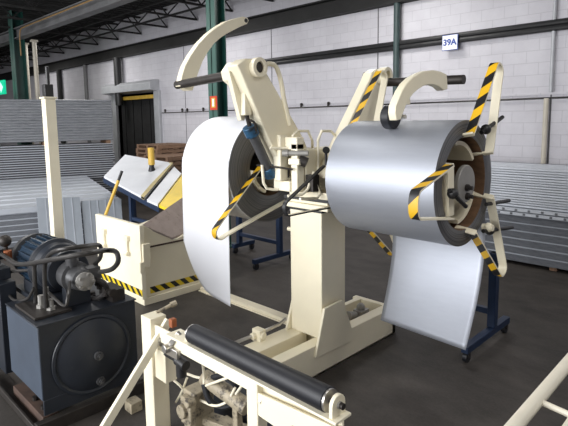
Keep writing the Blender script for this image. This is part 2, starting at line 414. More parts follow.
vpipe('black_wall_post', at(118.5, 55, Y=YW - .15).x, .13, 2.9, 4.58, 'black_paint', 'black upright post on the wall beside the shutter box', YW - .22, 'post')
vpipe('wall_downpipe', at(86, 85, Y=YW - .1).x, .07, 0, 4.58, 'steel_beam', 'grey upright pipe on the far wall left of the shutter door', YW - .1)
vpipe('far_wall_pipe', at(60, 85, Y=YW - .1).x, .10, 0, 4.58, 'steel_dark', 'dark upright pipe on the far wall behind the cream post', YW - .12)
# sign 39A
p = at(450, 42.5, Y=YW - .15)
sg = thing('wall_sign', p, 'small white sign reading 39A on the black conduits', 'sign')
m = MB(); m.box((p.x - .145, p.y - .01, p.z - .13), (p.x + .145, p.y + .012, p.z + .13)); m.build('sign_plate', 'sign_white', sg)
m = MB(); W_, H_ = .155, .14
m.box((p.x - W_, p.y - .004, p.z - H_), (p.x + W_, p.y + .014, p.z + H_)); m.build('sign_border', 'sign_blue', sg)
cu = bpy.data.curves.new('t', 'FONT'); cu.body = '39A'; cu.size = .155; cu.align_x = 'CENTER'; cu.align_y = 'CENTER'; cu.extrude = .003; cu.offset = .005
to = bpy.data.objects.new('t', cu); COL.objects.link(to); dg = bpy.context.evaluated_depsgraph_get(); dg.update()
me = bpy.data.meshes.new_from_object(to.evaluated_get(dg)); COL.objects.unlink(to); bpy.data.objects.remove(to)
me.transform(Matrix.Rotation(PI / 2, 4, 'X')); me.materials.clear(); me.materials.append(MATS['sign_blue'])
to = bpy.data.objects.new('sign_letters', me); COL.objects.link(to); to.parent = sg; to.location = (0, -.014, 0)
# exit sign
p = at(1.5, 87.5, Y=BY - .3)
ex = thing('exit_sign', p, 'lit green exit sign at the far left edge', 'sign')
m = MB(); m.box((p.x - .75, p.y - .03, p.z - .22), (p.x + .35, p.y + .03, p.z + .22)); m.build('lit_panel', 'exit_green', ex)
m = MB(); m.box((p.x - .5, p.y - .036, p.z - .1), (p.x + .02, p.y - .03, p.z + .1)); m.prism([(p.x + .02, p.y - .036, p.z - .17), (p.x + .24, p.y - .036, p.z), (p.x + .02, p.y - .036, p.z + .17)], (0, .006, 0)); m.build('arrow_mark', 'exit_white', ex)
m = MB(); m.cyl((p.x - .2, p.y, p.z + .22), (p.x - .2, p.y, 5.1), .02, 6); m.build('hanger', 'steel_dark', ex)

# ------------------------------------------------------------------ the double uncoiler, in machine coordinates scaled about the eye level frame
SC = .917
XF[0] = SC; XF[1] = CAM * (1 - SC)
AZ = 1.78                                             # spindle height, axis along X at Y = 0
un = thing('uncoiler', (-.02, 0, -.2), 'cream double-ended uncoiler machine with one coil on each side', 'machine')
zb = .115                                             # top of the base beams
zf = (0 - XF[1].z) / SC                               # the floor
# base
b = MB()
def channel(m, x0, x1, y0, y1):
    m.box((x0, y0, zb - .03), (x1, y1, zb)); m.box((x0, y0, zf + .015), (x1, y1, zf + .03))
    xo = x1 if x1 > 0 else x0
    m.box((xo - .012 if x1 > 0 else xo, y0, zf), (xo if x1 > 0 else xo + .012, y1, zb))
b.box((.10, -1.12, zf), (.235, 1.12, zb)); b.box((-.285, -1.12, zf), (-.07, -.1, zb)); b.box((-.285, -.1, zf), (-.22, 1.06, zb)); b.box((-.222, .0, zf), (.12, .21, zb))
b.box((-.34, 1.05, zf), (.235, 1.12, zb - .0)); b.box((-.285, -1.14, zf), (.235, -1.06, zb - .02))
b.box((-.285, -1.1, zf), (.235, 1.06, zf + .03))
b.build('base_frame', 'cream', un, .006)
c = MB(); c.box((-.222, -.17, zb), (.200, .205, 1.40)); c.build('column', 'cream', un, .008)
c = MB(); c.box((-.23, -.18, 1.40), (.21, .21, 1.425)); c.build('column_gap_shade', 'black_paint', un)  # black slab painting the dark gap between column and head
g = MB(); g.prism([at(x, y, X=.265) for x, y in ((316, 358), (325, 309), (343, 300), (352, 328), (352.5, 341))], (-.03, 0, 0)); g.build('gusset', 'cream', un, .004)
g = MB(); g.prism([(-.25, -.24, zb), (-.25, -.12, .47), (-.25, .12, .47), (-.25, .24, zb)], (.028, 0, 0)); g.build('gusset', 'cream', un, .004)
g = MB(); g.cyl((-.03, .75, zb - .08), (-.03, .55, zb - .02), .05, 12); g.box((-.07, .7, zf + .05), (.05, .85, zb)); g.sphere((-.02, .78, zb + .02), .05, 8); g.build('floor_valve', 'disk_grey', un)
g = MB(); a_, b_ = at(241, 347, Z=.2), at(281, 326, Z=.2)
g.tube([(-.32, -1.12, .16), (-.30, -.3, .16), (-.27, -.2, .22)], .018, 8, 1); g.build('base_pipe', 'bright_metal', un)
g = MB(); g.box((-.34, -.62, zb - .02), (-.22, -.54, zb + .11)); g.cyl((-.34, -.58, .17), (-.20, -.58, .17), .035, 10); g.cyl((-.30, -.66, .16), (-.30, -.5, .16), .035, 10); g.build('base_pipe_coupling', 'cream', un, .006)
g = MB(); g.cyl((-.30, -.12, 1.17), (-.22, -.12, 1.17), .022, 10); g.box((-.226, -.145, 1.14), (-.215, -.09, 1.20)); g.build('column_plug', 'cream_worn', un)
# rotating head
h = MB(); h.box((-.27, -.20, 1.425), (.30, .24, 1.475)); h.box((-.24, -.16, 1.475), (.27, .22, 1.60)); h.build('swivel_head', 'cream', un, .006)
h = MB(); h.box((-.12, -.28, 1.60), (.10, .28, 2.02)); h.build('spindle_housing', 'cream', un, .012)
h = MB(); h.box((-.30, -.18, 1.505), (.35, -.175, 1.535)); h.box((.28, -.1, 1.62), (.34, .24, 1.68)); h.build('head_gap_shade', 'black_paint', un)  # solid black strips painting the shaded gaps under the valves
h = MB()
h.box((-.16, -.46, 1.72), (-.06, -.36, 2.16)); h.box((.02, -.40, 1.62), (.10, -.30, 2.08)); h.box((-.06, -.40, 2.02), (.10, -.30, 2.14)); h.box((.0, -.42, 1.88), (.14, -.32, 1.94))
h.box((-.20, -.42, 1.62), (.02, -.30, 1.72))
h.build('valve_block', 'cream_pale', un, .008)
h = MB(); h.cyl((.02, -.43, 1.99), (.18, -.33, 1.99), .026, 14); h.cyl((-.03, -.455, 1.99), (.02, -.43, 1.99), .034, 12); h.build('valve_solenoid', 'disk_grey', un)
h = MB(); h.box((-.05, -.30, 1.66), (.02, -.285, 2.0)); h.box((.11, -.29, 1.62), (.2, -.2, 1.78)); h.cyl((.10, -.37, 1.93), (.16, -.33, 1.90), .05, 12); h.sphere((-.01, -.34, 1.9), .04, 6); h.tube([(-.35, -.5, 1.86), (-.1, -.5, 1.86), (.08, -.44, 1.84)], .010, 6); h.build('valve_fitting', 'black_steel', un)
def pp(*a): return [at(x, y, X=X) for x, y, X in a]
for pts in (
    pp((293, 150, .0), (293, 131, .0), (312, 131, .0), (313, 175, .0)),
    pp((318, 172, .12), (318, 131, .12), (334, 131, .12), (338, 150, .12)),
    pp((270, 148, -.1), (283, 148, -.05), (292, 148, 0), (309, 150, .05), (309, 170, .05)),
    pp((297, 148, .05), (297, 178, .05), (303, 186, .08), (320, 186, .1)),
    pp((314, 172, .15), (306, 194, .15), (288, 196, .1)),
    pp((314, 178, .18), (322, 198, .2), (300, 199, .2)),
    pp((262, 165, -.2), (264, 188, -.2), (276, 190, -.15), (284, 187, -.1))):
    MB().tube(pts, .014, 10, 1).build('hydraulic_pipe', 'cream_pale', un)
MB().tube(pp((262, 70, -.09), (267, 63, -.09), (276, 65, -.09), (281, 80, -.09), (284, 100, -.09), (290, 125, -.09)), .022, 10, 2).build('beam_hose', 'cream', un)
p = at(326, 150, X=.18); h = MB(); h.cyl(p, p + Vector((.03, -.03, 0)), .034, 18); h.cyl(p - Vector((0, 0, .15)), p, .014, 8); h.build('pressure_gauge', 'black_paint', un)
# hold-down beams (one leans to the front left, the other to the back right)
def beam_pts(y0, z0, y1, z1, w0, w1):
    d = Vector((y1 - y0, z1 - z0)).normalized(); n = Vector((-d.y, d.x))
    a, b_ = Vector((y0, z0)), Vector((y1, z1))
    return [a - n * w0 / 2, b_ - n * w1 / 2, b_ + d * .07 - n * w1 * .25, b_ + d * .07 + n * w1 * .25, b_ + n * w1 / 2, a + n * w0 / 2]
def poly3(pts, X): return [(X, p[0], p[1]) for p in pts]
BEAM = [(-.60, 2.16), (-.40, 1.78), (.15, 1.78), (-.10, 2.13), (-.59, 2.75), (-.63, 2.82), (-.72, 2.86), (-.83, 2.86), (-.93, 2.80), (-.88, 2.71)]
for sgn, x0, x1, zz in ((-1, -.25, -.10, 2.80), (1, .10, .22, 2.76)):
    y0, y1 = sgn * .02, sgn * .76
    m = MB()
    if sgn < 0: m.prism([at(x, y, X=x1) for x, y in ((242, 75), (237, 65), (246, 58.5), (255, 58.5), (264, 68), (303, 137), (316, 168), (283, 168), (267, 135))], (x0 - x1, 0, 0))
    else: m.prism([(x0, -a, b2 + (zz - 2.80)) for a, b2 in BEAM], (x1 - x0, 0, 0))
    bo = m.build('hold_down_beam', 'cream', un, .010)
    o1 = x1 if sgn < 0 else x0
    m = MB(); m.ring((x1 - .001, y1 + (.05 if sgn < 0 else .02), zz - (.03 if sgn < 0 else .01)), (1, 0, 0), .05, .088, .06 if sgn < 0 else .10, 28)
    m.build('pivot_boss', 'cream', bo, .004)
    m = MB(); m.cyl((x1 + .0 if sgn < 0 else x0 - .03, y1 + (-sgn) * .05, zz - (.03 if sgn < 0 else .01)), (x1 + .035 if sgn < 0 else x0, y1 + (-sgn) * .05, zz - (.03 if sgn < 0 else .01)), .05, 18); m.build('pivot_pin', 'black_steel', bo)
    m = MB(); ya = sgn * .30
    d_ = sgn
    m.prism([(x0 - .02, sgn * .62, 2.66), (x0 - .02, sgn * .93, 2.74), (x0 - .02, sgn * .80, 2.30), (x0 - .02, sgn * .76, 2.30)], ((x1 - x0) * .35, 0, 0)); m.build('cylinder_bracket', 'cream', bo, .004)
# clamp block on the left press bar and the bars
m = MB(); m.prism([at(x, y, X=-.34) for x, y in ((228, 71), (234, 62), (243, 61), (248, 74), (246, 93), (239, 88), (230, 80))], (-.11, 0, 0)); m.build('bar_clamp', 'cream', un, .006)
ba, bb = at(236, 74, Y=-.78), at(177, 85, Y=-.78)
m = MB(); m.cyl(ba, bb, .043, 18); lb = m.build('press_bar', 'black_steel', un)
m = MB(); m.cyl(at(384, 82.5, Y=.66), at(464, 79.5, Y=.66), .043, 18); rb = m.build('press_bar', 'black_steel', un)
WHEELX = 1.035
# curved press arms: flat banana plates round an arc
def banana(pts_c, widths, X, th):
    L, R_ = [], []
    for i, (y, z) in enumerate(pts_c):
        a = pts_c[max(0, i - 1)]; b2 = pts_c[min(len(pts_c) - 1, i + 1)]
        d = Vector((b2[0] - a[0], b2[1] - a[1])).normalized(); n2 = Vector((-d.y, d.x)); w2 = widths[i] / 2
        L.append((X, y + n2.x * w2, z + n2.y * w2)); R_.append((X, y - n2.x * w2, z - n2.y * w2))
    n3 = len(L); m = MB()
    vs = L + R_ + [(x + th, y, z) for x, y, z in L] + [(x + th, y, z) for x, y, z in R_]
    fs = []
    for i in range(n3 - 1):
        fs += [(i, i + 1, n3 + i + 1, n3 + i), (2 * n3 + i, 3 * n3 + i, 3 * n3 + i + 1, 2 * n3 + i + 1), (i, 2 * n3 + i, 2 * n3 + i + 1, i + 1), (n3 + i, n3 + i + 1, 3 * n3 + i + 1, 3 * n3 + i)]
    fs += [(0, n3, 3 * n3, 2 * n3), (n3 - 1, 3 * n3 - 1, 4 * n3 - 1, 2 * n3 - 1)]
    m.add(vs, fs); return m
def smooth2(P, k=3):
    for _ in range(k):
        Q = [P[0]]
        for a, b2 in zip(P, P[1:]): Q += [tuple(a[i] * .75 + b2[i] * .25 for i in range(len(a))), tuple(a[i] * .25 + b2[i] * .75 for i in range(len(a)))]
        Q.append(P[-1]); P = Q
    return P
def outline_arm(px, X, th):
    m = MB(); m.prism([at(x, y, X=X) for x, y in px], (-th, 0, 0)); return m
m = outline_arm([(193, 90.5), (188, 90.5), (180, 86), (182, 76), (185, 66), (191, 55), (199, 43.5), (208, 34), (217, 27), (226, 21.5), (235, 18.5), (243, 16.5), (247.5, 17.5), (249, 21), (247, 24), (241, 26.5), (234, 30), (226.5, 34), (220, 38.5), (214, 44), (208, 52), (203, 61), (199, 71), (195.5, 82)], -1.15, .09); la = m.build('press_arm', 'cream', un, .006, sharp=40)
m = MB(); p = at(246, 20.5, X=-1.15); m.cyl(p + Vector((-.1, 0, 0)), p + Vector((.004, 0, 0)), .024, 12); m.build('axle_hole', 'black_paint', la)
m = outline_arm([(396, 106), (399, 98.5), (402.5, 90.5), (407, 83.4), (413, 77.5), (420, 73.4), (427, 70.8), (434, 70), (441, 71.5), (447, 74.5), (448, 89), (443.7, 90.5), (439, 86.5), (433.7, 84.7), (428.5, 84.8), (423.6, 86), (418, 89.5), (413.6, 93.5), (410, 98.3), (407, 103.5), (404, 111), (401, 119.5), (397, 120.5), (395.5, 113)], WHEELX + .125, .07); ra = m.build('press_arm', 'cream', un, .006, sharp=40)
m = MB()
WX = WHEELX; wc = at(390.5, 117, X=WX); wr = math.hypot(wc.y, wc.z - AZ) - .504
m.prism([(WX - .065, wc.y + .24, wc.z + .17), (WX - .065, wc.y + .10, wc.z + .12), (WX - .065, wc.y - .04, wc.z + .02), (WX - .065, wc.y - .04, wc.z - .03), (WX - .065, wc.y + .04, wc.z - .03), (WX - .065, wc.y + .24, wc.z + .10)], (.016, 0, 0)); m.build('wheel_fork', 'cream', ra, .004)
m = MB(); m.box((WX - .065, wc.y + .14, wc.z + .10), (WX + .05, wc.y + .22, wc.z + .15)); m.build('fork_bridge', 'cream', ra, .004)
m = MB(); m.lathe([(.03, 0), (wr - .012, 0), (wr, .012), (wr, .078), (wr - .012, .09), (.03, .09)], (WX - .045, wc.y, wc.z), (1, 0, 0), 28); m.build('press_wheel', 'black_rubber', ra)
m = MB(); m.cyl((WX - .07, wc.y, wc.z), (WX + .14, wc.y, wc.z), .018, 12); m.build('wheel_axle', 'bright_metal', ra)
# blue hydraulic cylinder under the left beam
h0, h1, h2 = at(251, 131, X=-.2), at(270, 172, X=-.2), at(245.5, 111, X=-.2); hd = (h1 - h0).normalized()
m = MB(); m.cyl(h0, h1, .048, 18); hc = m.build('hydraulic_cylinder', 'grey_paint', un)
m = MB(); m.cyl(h0 - hd * .05, h0 + hd * .05, .068, 18); m.build('cylinder_cap', 'blue_cyl', hc, .006)
m = MB(); m.cyl(h1 - hd * .05, h1 + hd * .05, .066, 18); m.build('cylinder_cap', 'blue_cyl', hc, .006)
m = MB(); m.bar(h1, h1 + Vector((0, .1, -.02)), .10, .10); m.build('cylinder_foot', 'blue_cyl', hc, .006)
m = MB(); m.cyl(h0, h2, .020, 12); m.build('cylinder_rod', 'black_steel', hc)
m = MB(); m.tube([h0 + Vector((.07, 0, 0)), h0 + Vector((.09, -.03, .08)), h2 + Vector((.05, 0, -.08))], .012, 6); m.build('cylinder_hose', 'black_steel', hc)
m = MB(); m.box((h2.x - .04, h2.y - .04, h2.z - .04), (h2.x + .04, h2.y + .04, h2.z + .16)); m.build('rod_clevis', 'cream', hc, .006)

# keeper arm: a flat bar bent to a hairpin, hazard stripes on its outer face
def keeper(parent, X, ang, rt, width=.072, r0=.33, tip=.055, root=.20, lean=0, ph=0, roots=None, mo='hazard'):
    path = [(r0, -root)]
    (ra0, rb0), (ra1, rb1) = roots or ((r0 + .02, -root), (r0 + .02, root))
    k = smooth2([(ra0, rb0), (rt - .09, -tip - .02), (rt, -tip), (rt + .01, tip), (rt - .09, tip + .02), (ra1, rb1)], 3)
    th = .014; ca, sa = math.cos(ang), math.sin(ang)
    def P(r, t, x): return (x, r * ca - t * sa, AZ + r * sa + t * ca)
    ctr = [(r, t) for r, t in k]; L = 0; vs = []; fs = []; uv = []; m = MB(); sl = [0]
    for i in range(1, len(ctr)): L += (Vector(ctr[i]) - Vector(ctr[i - 1])).length; sl.append(L)
    for i in range(len(ctr)):
        a, b2 = Vector(ctr[max(0, i - 1)]), Vector(ctr[min(len(ctr) - 1, i + 1)]); d = (b2 - a).normalized(); n2 = Vector((d.y, -d.x))
        o_ = Vector(ctr[i]) + n2 * th / 2; i_ = Vector(ctr[i]) - n2 * th / 2
        vs += [P(o_.x, o_.y, X - width / 2), P(o_.x, o_.y, X + width / 2), P(i_.x, i_.y, X - width / 2), P(i_.x, i_.y, X + width / 2)]
    outer, inner, edge = [], [], []
    for i in range(len(ctr) - 1):
        q = 4 * i
        outer.append(((q, q + 1, q + 5, q + 4), [(sl[i] + ph, 0), (sl[i] + ph, width), (sl[i + 1] + ph, width), (sl[i + 1] + ph, 0)]))
        inner.append((q + 2, q + 6, q + 7, q + 3)); edge += [(q, q + 4, q + 6, q + 2), (q + 1, q + 3, q + 7, q + 5)]
    m.m = 0; m.add(vs, [f for f, _ in outer], [u for _, u in outer])
    z4 = [(0, 0)] * 4
    m.m = 1; m.add(vs, inner, [z4] * len(inner)); m.m = 2; m.add(vs, edge + [(0, 1, 3, 2), (q + 4, q + 6, q + 7, q + 5)], [z4] * (len(edge) + 2))
    o = m.build('keeper_arm', [mo, 'cream_pale', 'cream_pale' if mo == 'hazard' else 'black_paint'], parent)
    return o
def mandrel(x0, x1, rs_, angs, name, xs):
    m = MB(); m.cyl((x0 - .2 * xs, 0, AZ), (x1 - .08 * xs, 0, AZ), .115, 24); md = m.build(name, 'black_steel', un)
    for a in angs:
        m = MB(); a0 = a - math.radians(34); a1 = a + math.radians(34)
        n = 16; lo, hi = min(x0, x1), max(x0, x1)
        vs = []; 
        for i in range(n + 1):
            t = a0 + (a1 - a0) * i / n
            for r in (rs_ - .033, rs_):
                for X in (lo, hi): vs.append((X, r * math.cos(t), AZ + r * math.sin(t)))
        fs = [(0, 1, 3, 2), (4 * n, 4 * n + 2, 4 * n + 3, 4 * n + 1)]
        for i in range(n):
            q = 4 * i
            fs += [(q, q + 4, q + 5, q + 1), (q + 2, q + 3, q + 7, q + 6), (q, q + 2, q + 6, q + 4), (q + 1, q + 5, q + 7, q + 3)]
        m.add(vs, fs)
        m.build('mandrel_segment', 'cream', md)
        for X in (lo + .2, hi - .22):
            m = MB()
            c_ = Vector((X, .10 * math.cos(a), AZ + .10 * math.sin(a))); e_ = Vector((X, (rs_ - .03) * math.cos(a), AZ + (rs_ - .03) * math.sin(a)))
            m.bar(c_, e_, .07, .10, (1, 0, 0)); m.build('expander_link', 'black_steel', md, .004)
    return md
AO = [math.radians(66), math.radians(184), math.radians(308)]
AI = [math.radians(62), math.radians(194), math.radians(311)]
mr = mandrel(.52, 1.49, .338, AO, 'mandrel', 1)
m = MB(); m.lathe([(.06, 0), (.145, 0), (.15, .006), (.15, .03), (.145, .036), (.0005, .036)], (1.53, 0, AZ), (1, 0, 0), 36); m.build('hub_disk', 'disk_grey', mr)
m = MB()
for y, z in ((-.01, AZ - .03), (.0, AZ - .10)): m = MB(); m.cyl((1.56, y, z), (1.62, y, z), .016, 10); m.cyl((1.565, y, z), (1.59, y, z), .028, 8); m.build('hub_bolt', 'black_steel', mr)
for i, a in enumerate(AO):
    k = keeper(mr, 1.60, a, (1.03, .86, 1.10)[i], tip=(.055, .09, .055)[i], ph=(.02, .05, .1)[i])
    m = MB()
    p0 = Vector((1.56, .36 * math.cos(a), AZ + .36 * math.sin(a)))
    if i == 0: q0, q1 = Vector((1.60, .16, 2.18)), Vector((1.62, .52, 2.30))
    elif i == 1: q0, q1 = Vector((1.60, -.36, 1.77)), Vector((1.62, -.12, 1.62))
    else: q0, q1 = Vector((1.60, .26, 1.36)), Vector((1.62, .84, 1.30))
    m.cyl(q0, q1, .017, 10); m.sphere(q0 + (q1 - q0) * .2, .042, 7); m.build('clamp_screw', 'black_paint', mr)
    # a bracket plate closing the foot of the loop onto the segment
    ca, sa = math.cos(a), math.sin(a)
    def Q(r, t): return (1.47, r * ca - t * sa, AZ + r * sa + t * ca)
    if i == 1: m = MB(); m.prism([Q(.24, -.20), Q(.24, .20), Q(.33, .20), Q(.33, -.20)], (.11, 0, 0)); m.build('keeper_foot', 'cream', mr, .004)
    else:
        for t in (-.20, .20): m = MB(); m.bar((1.46, .315 * ca - t * sa, AZ + .315 * sa + t * ca), (1.63, .345 * ca - t * sa, AZ + .345 * sa + t * ca), .05, .018, (0, ca, sa)); m.build('keeper_foot', 'cream', mr, .004)
m = MB(); m.cyl((1.60, .3, 1.58), (1.62, .74, 1.56), .016, 10); m.build('clamp_screw', 'black_paint', mr)
m = MB(); m.sphere((1.61, .34, 1.38), .04, 9); m.cyl((1.56, .34, 1.38), (1.65, .34, 1.38), .028, 12); m.build('keeper_knob', 'cream', mr)
for i, a in enumerate(AI): keeper(mr, .42, a, (1.10, .92, 1.22)[i], ph=.03 * i, mo='hazard' if i != 1 else 'black_paint', width=.072 if i != 1 else .035)
ml = mandrel(-.66, -1.66, .285, [math.radians(216), math.radians(96), math.radians(336)], 'mandrel', -1)
keeper(ml, -.62, math.radians(217), 1.03, roots=((-.02, -.16), (.08, .42)), ph=.04)
for a in (96, 336): keeper(ml, -.64, math.radians(a), .80, r0=.25, root=.15, ph=.04)
m = MB(); m.lathe([(.275, 0), (.29, 0), (.29, .07), (.275, .07), (.275, 0)], (-.69, 0, AZ), (1, 0, 0), 30, caps=False, a0=math.radians(-60), a1=math.radians(70)); m.build('mandrel_rim', 'cream', ml)

# ------------------------------------------------------------------ coils
def coil(name, x0, x1, R, r, m_out, label, zc=AZ, yc=0.0):
    o = thing(name, ((x0 + x1) / 2, yc, zc), label, 'coil')
    m = MB(); L = x1 - x0
    m.m = 0; m.lathe([(R, 0), (R, L)], (x0, yc, zc), (1, 0, 0), 96, caps=False)
    m.m = 1; m.lathe([(r, L), (r + .004, L + .002), (R - .004, L + .002), (R, L)], (x0, yc, zc), (1, 0, 0), 96, caps=False)
    m.lathe([(R, 0), (r, 0)], (x0, yc, zc), (1, 0, 0), 96, caps=False)
    m.m = 2; m.lathe([(r, 0), (r, L)], (x0, yc, zc), (1, 0, 0), 96, caps=False)
    m.build('coil_wraps', [m_out, 'coil_edge', 'core_brown'], o)
    return o
def sheet(parent, xs, prof, m_, name='loose_end', trim=None, th=.004, skew=None):
    """prof: (y, z) down the hanging end; trim(x) gives how far down it reaches (0..1)"""
    P = smooth2(prof, 3); n = len(P); vs = []; fs = []; nx = len(xs)
    cum = [0]
    for a, b2 in zip(P, P[1:]): cum.append(cum[-1] + math.dist(a, b2))
    def pt(s):
        s *= cum[-1]
        for i in range(n - 1):
            if s <= cum[i + 1] or i == n - 2:
                f = (s - cum[i]) / (cum[i + 1] - cum[i]); return (P[i][0] + (P[i + 1][0] - P[i][0]) * f, P[i][1] + (P[i + 1][1] - P[i][1]) * f)
    K = 40
    for x in xs:
        e = trim(x) if trim else 1
        for k in range(K + 1):
            y, z = pt(e * k / K); vs.append((x, y + (skew(x, k / K) if skew else 0), z))
    for i in range(nx - 1):
        for k in range(K): q = i * (K + 1) + k; fs.append((q, q + 1, q + K + 2, q + K + 1))
    m = MB(); m.add(vs, fs); o = m.build(name, m_, parent)
    so = o.modifiers.new('thick', 'SOLIDIFY'); so.thickness = th; so.offset = 0
    return o
cr = coil('steel_coil', .53, 1.55, .502, .375, 'galvanized', 'grey galvanized steel coil on the right side of the uncoiler')
sheet(cr, [.51 + .99 * i / 20 for i in range(21)], [(.3, 2.18), (.46, 2.0), (.504, 1.78), (.515, 1.6), (.60, 1.25), (.60, .95), (.54, .68), (.46, .45), (.38, .24)], 'galvanized', trim=lambda x: 1 - .03 * (x - .50) / 1.0, skew=lambda x, f: -.20 * (x - .60) * f * f)
RL = .585
cl = coil('white_coil', -1.52, -.69, RL, .295, 'white_sheet', 'white painted sheet coil on the left side of the uncoiler, its end hanging down', zc=1.765)
def tl(x):
    t = (-.69 - x) / .83
    return 1 - .07 * t - .30 * max(0, (t - .35) / .65) ** 2.2
sheet(cl, [-1.52 + .83 * i / 30 for i in range(31)], [(-.574, 1.90), (-.582, 1.84), (-.588, 1.765), (-.592, 1.5), (-.60, 1.0), (-.605, .6), (-.605, .355)], 'white_sheet', trim=tl)
XF[0] = 1.0; XF[1] = Vector((0, 0, 0))

# ------------------------------------------------------------------ floor duct and blue roller stands
m = MB(); m.box((-2.2, .08, 0), (-.02, .20, .05)); m.box((-2.2, .05, 0), (-.02, .23, .012))
tag(m.build('cable_duct', 'cream_worn', None, .004), 'cream cable duct lying on the floor behind the white coil', 'cable duct')
def blue_stand(x0, x1, y0, y1, top, label, casters=True):
    o = thing('blue_stand', ((x0 + x1) / 2, (y0 + y1) / 2, 0), label, 'stand')
    ym = (y0 + y1) / 2 + .12; ya = y0
    for X in (x0, x1):
        y0 = ya + (.42 if X == x0 else 0)
        m = MB(); m.box((X - .035, y0, .10), (X + .035, y1, .17)); m.build('foot_bar', 'blue_paint', o, .004)
        m = MB(); m.box((X - .04, ym - .04, .17), (X + .04, ym + .04, top)); m.build('upright', 'blue_paint', o, .004)
        for Y in (y0 + .05, y1 - .05):
            m = MB(); m.cyl((X - .02, Y, .05), (X + .02, Y, .05), .05, 16); m.build('caster', 'black_rubber', o)
            m = MB(); m.box((X - .03, Y - .02, .05), (X - .022, Y + .02, .11)); m.box((X + .022, Y - .02, .05), (X + .03, Y + .02, .11)); m.box((X - .03, Y - .03, .095), (X + .03, Y + .03, .105)); m.build('caster_fork', 'black_steel', o)
    m = MB()
    m.box((x0, ym - .03, .3), (x1, ym + .03, .36)); m.build('cross_bar', 'blue_paint', o, .004)
    m = MB(); m.box((x0 - .03, ym - .05, top - .06), (x1 + .03, ym + .05, top)); m.build('top_bar', 'blue_paint', o, .004)
    return o
blue_stand(.86, 1.34, .55, 1.56, .95, 'dark blue wheeled stand standing behind the hanging galvanized sheet')
blue_stand(-3.35, -2.35, 1.20, 2.10, 1.15, 'dark blue stand standing behind the white coil')

# ------------------------------------------------------------------ roller stand in the foreground
RY = -2.1
rs = thing('roller_stand', (1.1, RY, 0), 'cream outfeed stand with a long black roller in the foreground', 'roller stand')
m = MB(); m.box((.15, RY, 0), (.28, RY + .13, .93)); m.build('post', 'cream', rs, .006)
m = MB(); m.box((.28, RY + .02, .50), (.42, RY + .11, .72)); m.build('post_bracket', 'cream', rs, .004)
m = MB(); m.box((1.31, RY - .014, 0), (1.40, RY + .06, .885)); m.build('post', 'cream', rs, .006)
m = MB(); m.box((.50, RY - .02, .885), (1.95, RY + .10, .90)); m.box((.28, RY + .03, .78), (1.95, RY + .045, .885)); m.build('crossbeam', 'cream_pale', rs, .003)
m = MB(); m.prism([(1.40, RY - .01, .83), (1.95, RY - .01, .87), (2.04, RY - .01, .78), (2.0, RY - .01, .66), (1.40, RY - .01, .70)], (0, .016, 0)); m.build('side_plate', 'cream', rs, .003)
m = MB(); m.cyl((.74, RY + .04, .955), (1.86, RY + .04, .955), .062, 40); ro = m.build('roller', 'black_rubber', rs, .004)
m = MB(); m.cyl((1.86, RY + .04, .955), (1.872, RY + .04, .955), .057, 32); m.build('end_ring', 'bright_metal', ro)
m = MB(); m.cyl((.728, RY + .04, .955), (.74, RY + .04, .955), .057, 32); m.build('end_ring', 'bright_metal', ro)
m = MB(); m.cyl((.68, RY + .04, .955), (1.95, RY + .04, .955), .016, 14); m.build('axle', 'black_steel', ro)
m = MB(); m.prism([(1.90, RY - .01, .90), (1.90, RY + .09, .90)] + [(1.90, RY + .04 + .05 * math.cos(a * PI / 8), .955 + .05 * math.sin(a * PI / 8)) for a in range(9)], (.022, 0, 0)); m.build('bearing_plate', 'cream', rs, .003)
m = MB(); m.box((.685, RY + .01, .90), (.715, RY + .07, .965)); m.build('bearing_plate', 'cream', rs, .003)
m = MB(); m.cyl((1.92, RY + .04, .955), (1.932, RY + .04, .955), .018, 14); m.build('axle_bolt', 'disk_grey', rs)
p, q = at(169, 320, X=.33), at(105, 426, X=.33); d = (q - p).normalized()
m = MB(); m.bar(p, p + d * ((p.z - .015) / -d.z), .06, .03, (1, 0, 0)); m.build('brace_bar', 'cream_pale', rs, .004)
m = MB(); p = at(134, 410, Z=0); m.box((p.x - .06, p.y - .05, 0), (p.x + .05, p.y + .05, .085)); m.build('foot_block', 'grimy', rs, .006)
m = MB(); m.cyl((.28, RY + .06, .78), (.36, RY + .06, .78), .045, 18); m.cyl((.36, RY + .06, .78), (.42, RY + .06, .78), .02, 10); m.build('pivot_knob', 'bright_metal', rs)
m = MB(); m.bar((.46, RY + .0, .76), (.58, RY + .04, .91), .025, .035); m.cyl((.49, RY - .03, .79), (.49, RY + .08, .79), .03, 12); m.box((.44, RY, .74), (.60, RY + .03, .80)); m.build('latch', 'bright_metal', rs, .004)
m = MB(); m.cyl((.20, RY + .10, .93), (.22, RY + .22, .965), .014, 8); m.cyl((.218, RY + .21, .962), (.226, RY + .25, .972), .022, 8); m.build('end_screw', 'grimy', rs)
m = MB(); m.box((.42, RY + .06, .90), (.46, RY + .10, .96)); m.build('rusty_lug', 'orange', rs, .004)
m = MB(); m.box((.40, RY + .02, .70), (.56, RY + .06, .74)); m.cyl((.56, RY + .03, .72), (.66, RY + .03, .71), .035, 14); m.cyl((.60, RY + .03, .62), (.60, RY + .03, .72), .035, 14); m.build('limit_switch', 'black_paint', rs, .004)
m = MB(); m.cyl((1.40, RY + .01, .79), (1.44, RY + .01, .79), .014, 12); m.cyl((1.41, RY + .01, .79), (1.425, RY + .01, .79), .028, 6); m.build('adjusting_bolt', 'bright_metal', rs)
m = MB(); m.box((1.66, RY - .016, .71), (1.74, RY - .01, .76)); m.build('rating_plate', 'bright_metal', rs)

